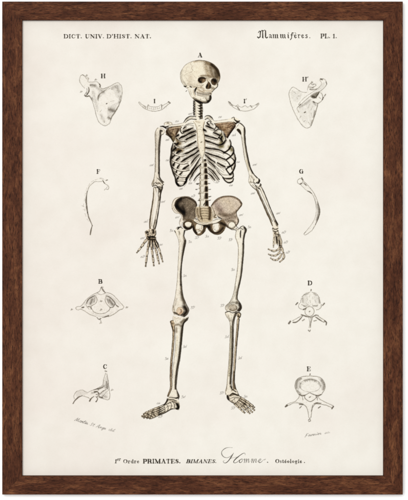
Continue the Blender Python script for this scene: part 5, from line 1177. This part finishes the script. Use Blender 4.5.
# M
def bl(p, w, d=0.9):
    L(p, w, d, TX, f=0.16, line=True)
bl('258.4 32.6 259.4 31 260.6 31.6', .7); bl('260.4 31.4 260.2 36.6 258.6 38 257.6 37', 1.0); bl('260.6 31.8 262 30.2 263 31', .6); bl('262.6 30.6 262.8 37.2', 1.1); bl('263.2 31 264.8 30 265.8 31.4', .6); bl('265.6 30.8 265.6 37.2 266.6 38 267.6 37.2', 1.1); bl('258.6 37.8 260.6 37', .5); bl('262.4 37.2 263.2 38', .8)
def minims(x, n, gap=1.55):
    for k in range(n):
        bl([(x + k * gap, 34.6), (x + k * gap + .25, 35), (x + k * gap + .2, 37.4), (x + k * gap + .7, 37.9)], .95)
        if k:
            bl([(x + (k - 1) * gap + .2, 35), (x + k * gap, 34.6)], .35)
# a
bl('269.4 35 270.4 34.5 271.2 35.2 271.2 37.4 271.9 37.9', .75); bl('271 36 269.4 36.6 269.6 37.8 271 37.4', .5)
minims(273.2, 3, 2.0); minims(280.6, 3, 2.0); minims(288.0, 1)
bl('288.2 33 288.7 33.1', .7)
bl('293.4 33 292.3 32.8 291.8 34.2 291.6 38.2 290.5 39.6', .85); bl('290.6 34.9 293.6 34.9', .45)
def bl_e(x):
    bl([(x + .1, 35.2), (x + .1, 37.2), (x + .9, 37.9), (x + 1.9, 37.2)], .8); bl([(x + .1, 35.2), (x + 1, 34.5), (x + 1.8, 35.4), (x + .3, 36.4)], .5)
def bl_r(x):
    bl([(x, 34.7), (x + .4, 35.1), (x + .4, 37.5), (x + .9, 37.9)], .85); bl([(x + .5, 35.2), (x + 1.4, 34.6), (x + 2.1, 35.2)], .65)
bl_e(294.6); bl('295 32.6 295.9 33.5', .5); bl_r(298.2); bl_e(301.8)
bl('307.4 35 306.3 34.6 305.8 35.4 307.4 36.8 306.9 37.8 305.5 37.6', .7); bl('309.7 37.7 310 37.8', .8)
part('plate_number', 'printed plate number PL. 1.')
text('PL.', 320.6, 330.4, 34.0, 38.0, c=TX); text('1.', 332.8, 337.2, 34.3, 38.0, c=TX)
part('caption_lettering', 'printed caption 1er Ordre')
text('1', 114.6, 116.4, 459.6, 463.0, slant=.15, c=TX); text('er', 117.0, 120.4, 457.4, 460.6, slant=.2, c=TX, d=.75); text('Ordre', 123.2, 139.2, 459.6, 463.0, c=TX)
part('caption_lettering', 'printed caption PRIMATES in bold capitals')
text('PRIMATES.', 143.0, 180.6, 459.3, 463.1, c=TX, bold=1.12)
part('caption_lettering', 'printed caption BIMANES in italic capitals')
text('BIMANES.', 186.0, 216.4, 459.6, 462.9, slant=.35, c=TX, bold=1.1)
part('caption_lettering', 'printed caption Homme in flowing script')
SCR = (0.27, 0.26, 0.24)
def sc_(p, w=.5, d=.85):
    L(p, w, d, SCR, f=0.16)
sc_('232.4 447.7 228.4 447.5 224.8 448.6 221.9 451.4 221.9 454.6 224.4 457.2 228.4 457.4 232.6 454.4', [.3, .4, .6, .6, .7, .6, .4, .3], .7)
sc_('233.6 453 231.4 456.6 228.6 460.6 226 462.8 223.8 462.6 223.2 461.2 224.6 460.6', [.4, .9, .9, .6, .4, .4, .3])
sc_('245.2 454.8 244.8 453.2 242.6 453.6 238.6 456.4 235 459.6 233.6 462 235 462.9 237.6 461.8 239.2 460', [.4, .4, .5, .8, .9, .8, .5, .4, .3])
sc_('230.4 458.4 234.6 457.4 238.6 457', .35, .7)
sc_('241.4 458.9 239.6 460.4 239.5 462.3 241 462.4 242.4 460.6 241.4 458.9 243.4 459.4', [.4, .7, .7, .5, .5, .4, .3])
def sc_m(x):
    sc_([(x, 460), (x + 1.1, 458.9), (x + .5, 462.6)], [.3, .5, .6]); 
    sc_([(x + .6, 461.4), (x + 2.6, 458.9), (x + 3.0, 459.6), (x + 2.2, 462.6)], [.3, .3, .6, .6]); 
    sc_([(x + 2.3, 461.4), (x + 4.5, 458.9), (x + 5.0, 459.6), (x + 4.4, 462.2), (x + 5.4, 462.2), (x + 6.4, 460.8)], [.3, .3, .6, .6, .4, .3])
sc_m(243.8); sc_m(251.2)
sc_('258.6 461.4 260.6 460.2 260.8 459 259.4 459.4 258.6 461.4 259.6 462.6 261.6 461.8 263.4 459.8 265.6 459', [.3, .4, .5, .5, .7, .6, .4, .3, .3])
sc_('267.4 462.2 267.8 462.3', .8); sc_('264 460 265.4 459.6', .4, .5)
part('caption_lettering', 'printed caption Ostéologie')
text('Ostéologie', 275.4, 302.0, 459.4, 462.8, c=TX, bold=1.1); text('.', 304.2, 305.0, 459.4, 462.8, c=TX)

# engravers' signatures: a slanting hand
HAND = {
 'M': (1.5, ['0 1 .5 -.1 .55 .9 1.1 -.1 1.05 .8 1.4 .9']), 'a': (.8, ['.6 .45 .2 .5 .1 .9 .5 .85 .65 .45 .6 .95 .85 .85']), 'r': (.6, ['0 .6 .25 .45 .2 .7 .5 .5 .4 .95 .65 .85']), 't': (.5, ['.35 0 .15 .9 .45 .85', '0 .35 .5 .3']),
 'i': (.4, ['.2 .45 .1 .9 .4 .8', '.28 .15 .32 .2']), 'n': (.8, ['.1 .45 .05 .95', '.05 .8 .45 .45 .4 .9 .8 .8']), 'S': (.9, ['.8 .05 .4 -.05 .3 .35 .6 .6 .3 1 0 .85']), 'A': (1.2, ['0 1 .7 -.1 .75 1 1.1 .9', '.3 .6 .8 .55']),
 'g': (.7, ['.55 .45 .15 .5 .15 .85 .55 .7 .6 .45 .4 1.4 .1 1.35 .7 .8']), 'e': (.6, ['.1 .75 .45 .55 .3 .42 .1 .75 .3 .97 .6 .8']), 'd': (.7, ['.55 .5 .15 .5 .1 .9 .5 .85 .75 0 .6 .95 .8 .85']), 'l': (.4, ['.1 .8 .45 .05 .25 .1 .1 .9 .4 .82']),
 'F': (1.1, ['0 .95 .3 1 .6 0 1.1 -.05', '.3 .5 .8 .45']), 'o': (.6, ['.35 .45 .1 .65 .2 .95 .5 .7 .35 .45 .65 .5']), 'u': (.7, ['.1 .45 .05 .9 .4 .85 .55 .45 .5 .95 .75 .85']), 's': (.5, ['.05 .8 .35 .42 .4 .85 .1 .95 .5 .8']), '3': (.6, ['.1 .15 .4 0 .5 .25 .25 .45 .55 .65 .4 1 .05 .9']), 'b': (.6, ['.2 0 .1 .9 .35 .95 .5 .65 .35 .45 .15 .65']), 'c': (.5, ['.42 .5 .15 .5 .1 .9 .5 .85']), '.': (.3, ['.1 .9 .16 .92']), ' ': (.6, [])}
def hand(s, x0, y0, x1, y1, hh, d=.7, w=.48, slant=.35):
    tot = sum(HAND[c][0] for c in s)
    ln = math.hypot(x1 - x0, y1 - y0); k = ln / tot
    ux, uy = (x1 - x0) / ln, (y1 - y0) / ln
    t = 0
    for ch in s:
        for st in HAND[ch][1]:
            o = []
            for u, v in nums(st):
                a = t + u * k + slant * (1 - v) * hh
                b_ = (v - 1) * hh
                o.append((x0 + ux * a - uy * b_, y0 + uy * a + ux * b_))
            L(o, w, d, (0.22, 0.20, 0.18), f=0.16)
        t += HAND[ch][0] * k
part('signature', 'slanting handwritten signature under the side view of a vertebra')
hand('Martin', 74.4, 420.6, 87.4, 424.6, 3.2, .6, .42); hand('St', 89.6, 425.2, 93.6, 426.4, 2.8, .55, .38); hand('Ange', 96.0, 427.0, 105.2, 429.8, 3.0, .6, .4); hand('del.', 108.2, 430.4, 114.4, 432.0, 2.8, .5, .38)
part('signature', 'faint handwritten signature under the lumbar vertebra seen from above')
hand('Fournier', 304.6, 437.0, 321.0, 434.4, 2.7, .55, .4); hand('sc.', 324.6, 433.9, 330.4, 432.8, 2.4, .5, .36)

# figure letters
for s, x, y, sz in (('A', 200.0, 55.1, 4.6), ('H', 103.1, 76.0, 4.4), ('H', 304.6, 79.2, 4.4), ('I', 154.5, 101.1, 4.2), ('I', 244.5, 101.1, 4.2), ('F', 98.3, 171.6, 4.4), ('G', 301.3, 171.4, 4.4), ('B', 100.3, 281.4, 4.4),
                    ('C', 105.0, 366.6, 4.6), ('D', 310.0, 283.0, 4.6), ('E', 308.8, 368.9, 4.6)):
    part('figure_letter', 'printed figure letter ' + s)
    wd = GL[s][0] * sz * 0.95
    text(s, x - wd / 2, x + wd / 2, y - sz / 2 + .3, y + sz / 2 - .3, c=TX, bold=1.05)
    if (s, x) in (('H', 304.6), ('I', 244.5)):
        L([(x + wd / 2 + 1.2, y - 2.4), (x + wd / 2 + .8, y - 1.4)], .6, .7, TX)

# small italic reference marks beside the bones
MARKS = [(177, 121, 0), (167.2, 139.6, 1), (167.4, 160, 0), (151.2, 165, 2), (220, 116.7, 0), (233.6, 135, 1), (238, 161.7, 0), (254.4, 164.6, 2), (190.3, 183, 0), (217, 182, 3), (231, 185.1, 0), (192.8, 196, 3), (162.6, 201.6, 2), (145.6, 221.4, 1),
         (142.2, 238, 2), (161, 244.4, 0), (142.4, 256.6, 3), (171.4, 230.6, 0), (190, 241.8, 0), (177, 217.1, 2), (196.6, 237.6, 3), (207, 236.3, 0), (219, 238.2, 3), (240.8, 214.8, 2), (249.4, 227, 0), (230.2, 239.8, 3), (233, 269.6, 0), (184.8, 275.7, 0),
         (192.4, 307.6, 3), (222, 305.6, 3), (184.6, 346.6, 1), (166.6, 358.6, 0), (226.6, 336.8, 1), (239.8, 358, 1), (183, 397, 2), (158.4, 403, 0), (160, 416.6, 3), (221.4, 393, 3), (245.6, 396.4, 0), (232.8, 408, 3), (252.6, 193.2, 2), (278, 213.1, 2),
         (283.6, 232.2, 3), (285.6, 242.2, 3), (287.4, 252.2, 3), (181, 188.4, 0), (190, 113.6, 2)]
FORM = {0: ['-2 1 -1.4 -.6 -.8 -.4 -.9 .9 -.2 .6', '.2 .8 .8 -.5 .9 .8 1.6 .5 2.0 -.4'], 1: ['-2 -.2 -1.2 -.6 -1.4 1 -.6 .9', '-.4 -.2 .1 .9 .8 -.4 .9 .7 1.6 .4'], 2: ['-2 1 -1 -.4 -.8 .8 0 .4', '.3 .4 1 -.2 2.2 -.8'], 3: ['-1.9 .9 -1.2 -.6 -.6 -.2 -1.4 .8 -.4 .8', '.1 .8 .7 -.6 1.1 -.3 .4 .9 1.6 .4', '1.9 -.9 1.7 -.3']}
for x, y, k in MARKS:
    part('reference_mark')
    leg = y > 226 and 164 < x < 251
    w3 = {0: '3a', 1: '3d', 2: '3e', 3: '33'}[k] if leg else {0: 'as', 1: 'ad', 2: 'ar', 3: 'a3'}[k]
    hand(w3, x - 1.9, y + 1.3, x + 1.5, y + 0.9, 2.45, .55, .36)
    if k in (2, 3):
        L([(x + 2.4, y - 1.1), (x + 2.0, y - .2)], .36, .55, GRY)
for x, y in ((86.6, 75.2), (95.6, 79.6), (81.0, 91.6), (311.8, 82), (71.6, 309.4), (126.6, 307.2), (100.8, 301), (101, 309.6), (100.6, 322.8), (112, 389.8), (101.8, 287.2)):
    part('reference_mark')
    L([(x - .8, y + .8), (x + .1, y - .7), (x + .2, y + .5), (x + 1.1, y - .1)], .6, .6, LN)

# ---------------------------------------------------------------- ink grain, then one mesh per printed piece
gr = rng.normal(0, 1, (H // 2 + 1, W // 2 + 1)).astype(np.float32)
gr = np.repeat(np.repeat(gr, 2, 0), 2, 1)[:H, :W]
gr = blur(gr, 1)
dens = 1 - T
mid = 4 * dens.mean(2) * (1 - dens.mean(2))
T = np.clip(T * (1 - 0.10 * gr * mid * 1.05)[..., None], 0.04, 1.0)
TL = T ** 2.2
cid = np.maximum(np.maximum(ID[:-1, :-1], ID[1:, :-1]), np.maximum(ID[:-1, 1:], ID[1:, 1:]))
order = np.argsort(cid, axis=None, kind='stable')
sc = cid.ravel()[order]
LAY = PZ + 0.00006
for pid, (name, label) in enumerate(PARTS, 1):
    a, b_ = np.searchsorted(sc, pid), np.searchsorted(sc, pid, 'right')
    cells = order[a:b_]
    if len(cells) == 0:
        continue
    j, i = np.divmod(cells, W - 1)
    v00 = j * W + i
    quads = np.stack([v00 + W, v00 + W + 1, v00 + 1, v00], 1)     # counter-clockwise with y up
    uniq, inv = np.unique(quads.ravel(), return_inverse=True)
    vj, vi = np.divmod(uniq, W)
    co = np.empty((len(uniq), 3), np.float32)
    co[:, 0] = (X0 + vi / N - CX) * MM * SC
    co[:, 1] = (CY - (Y0 + vj / N)) * MM * SC
    co[:, 2] = LAY
    me = bpy.data.meshes.new(name)
    me.vertices.add(len(uniq)); me.vertices.foreach_set('co', co.ravel())
    nq = len(quads)
    me.loops.add(nq * 4); me.loops.foreach_set('vertex_index', inv.astype(np.int32).ravel())
    me.polygons.add(nq); me.polygons.foreach_set('loop_start', np.arange(nq, dtype=np.int32) * 4)
    me.update(calc_edges=True)
    ca = me.attributes.new('ink', 'FLOAT_COLOR', 'POINT')
    cc = np.ones((len(uniq), 4), np.float32); cc[:, :3] = TL.reshape(-1, 3)[uniq]
    ca.data.foreach_set('color', cc.ravel())
    me.materials.append(ink_mat)
    o = bpy.data.objects.new(name, me)
    col.objects.link(o)
    o.parent = sheet
    if label:
        o['label'] = label
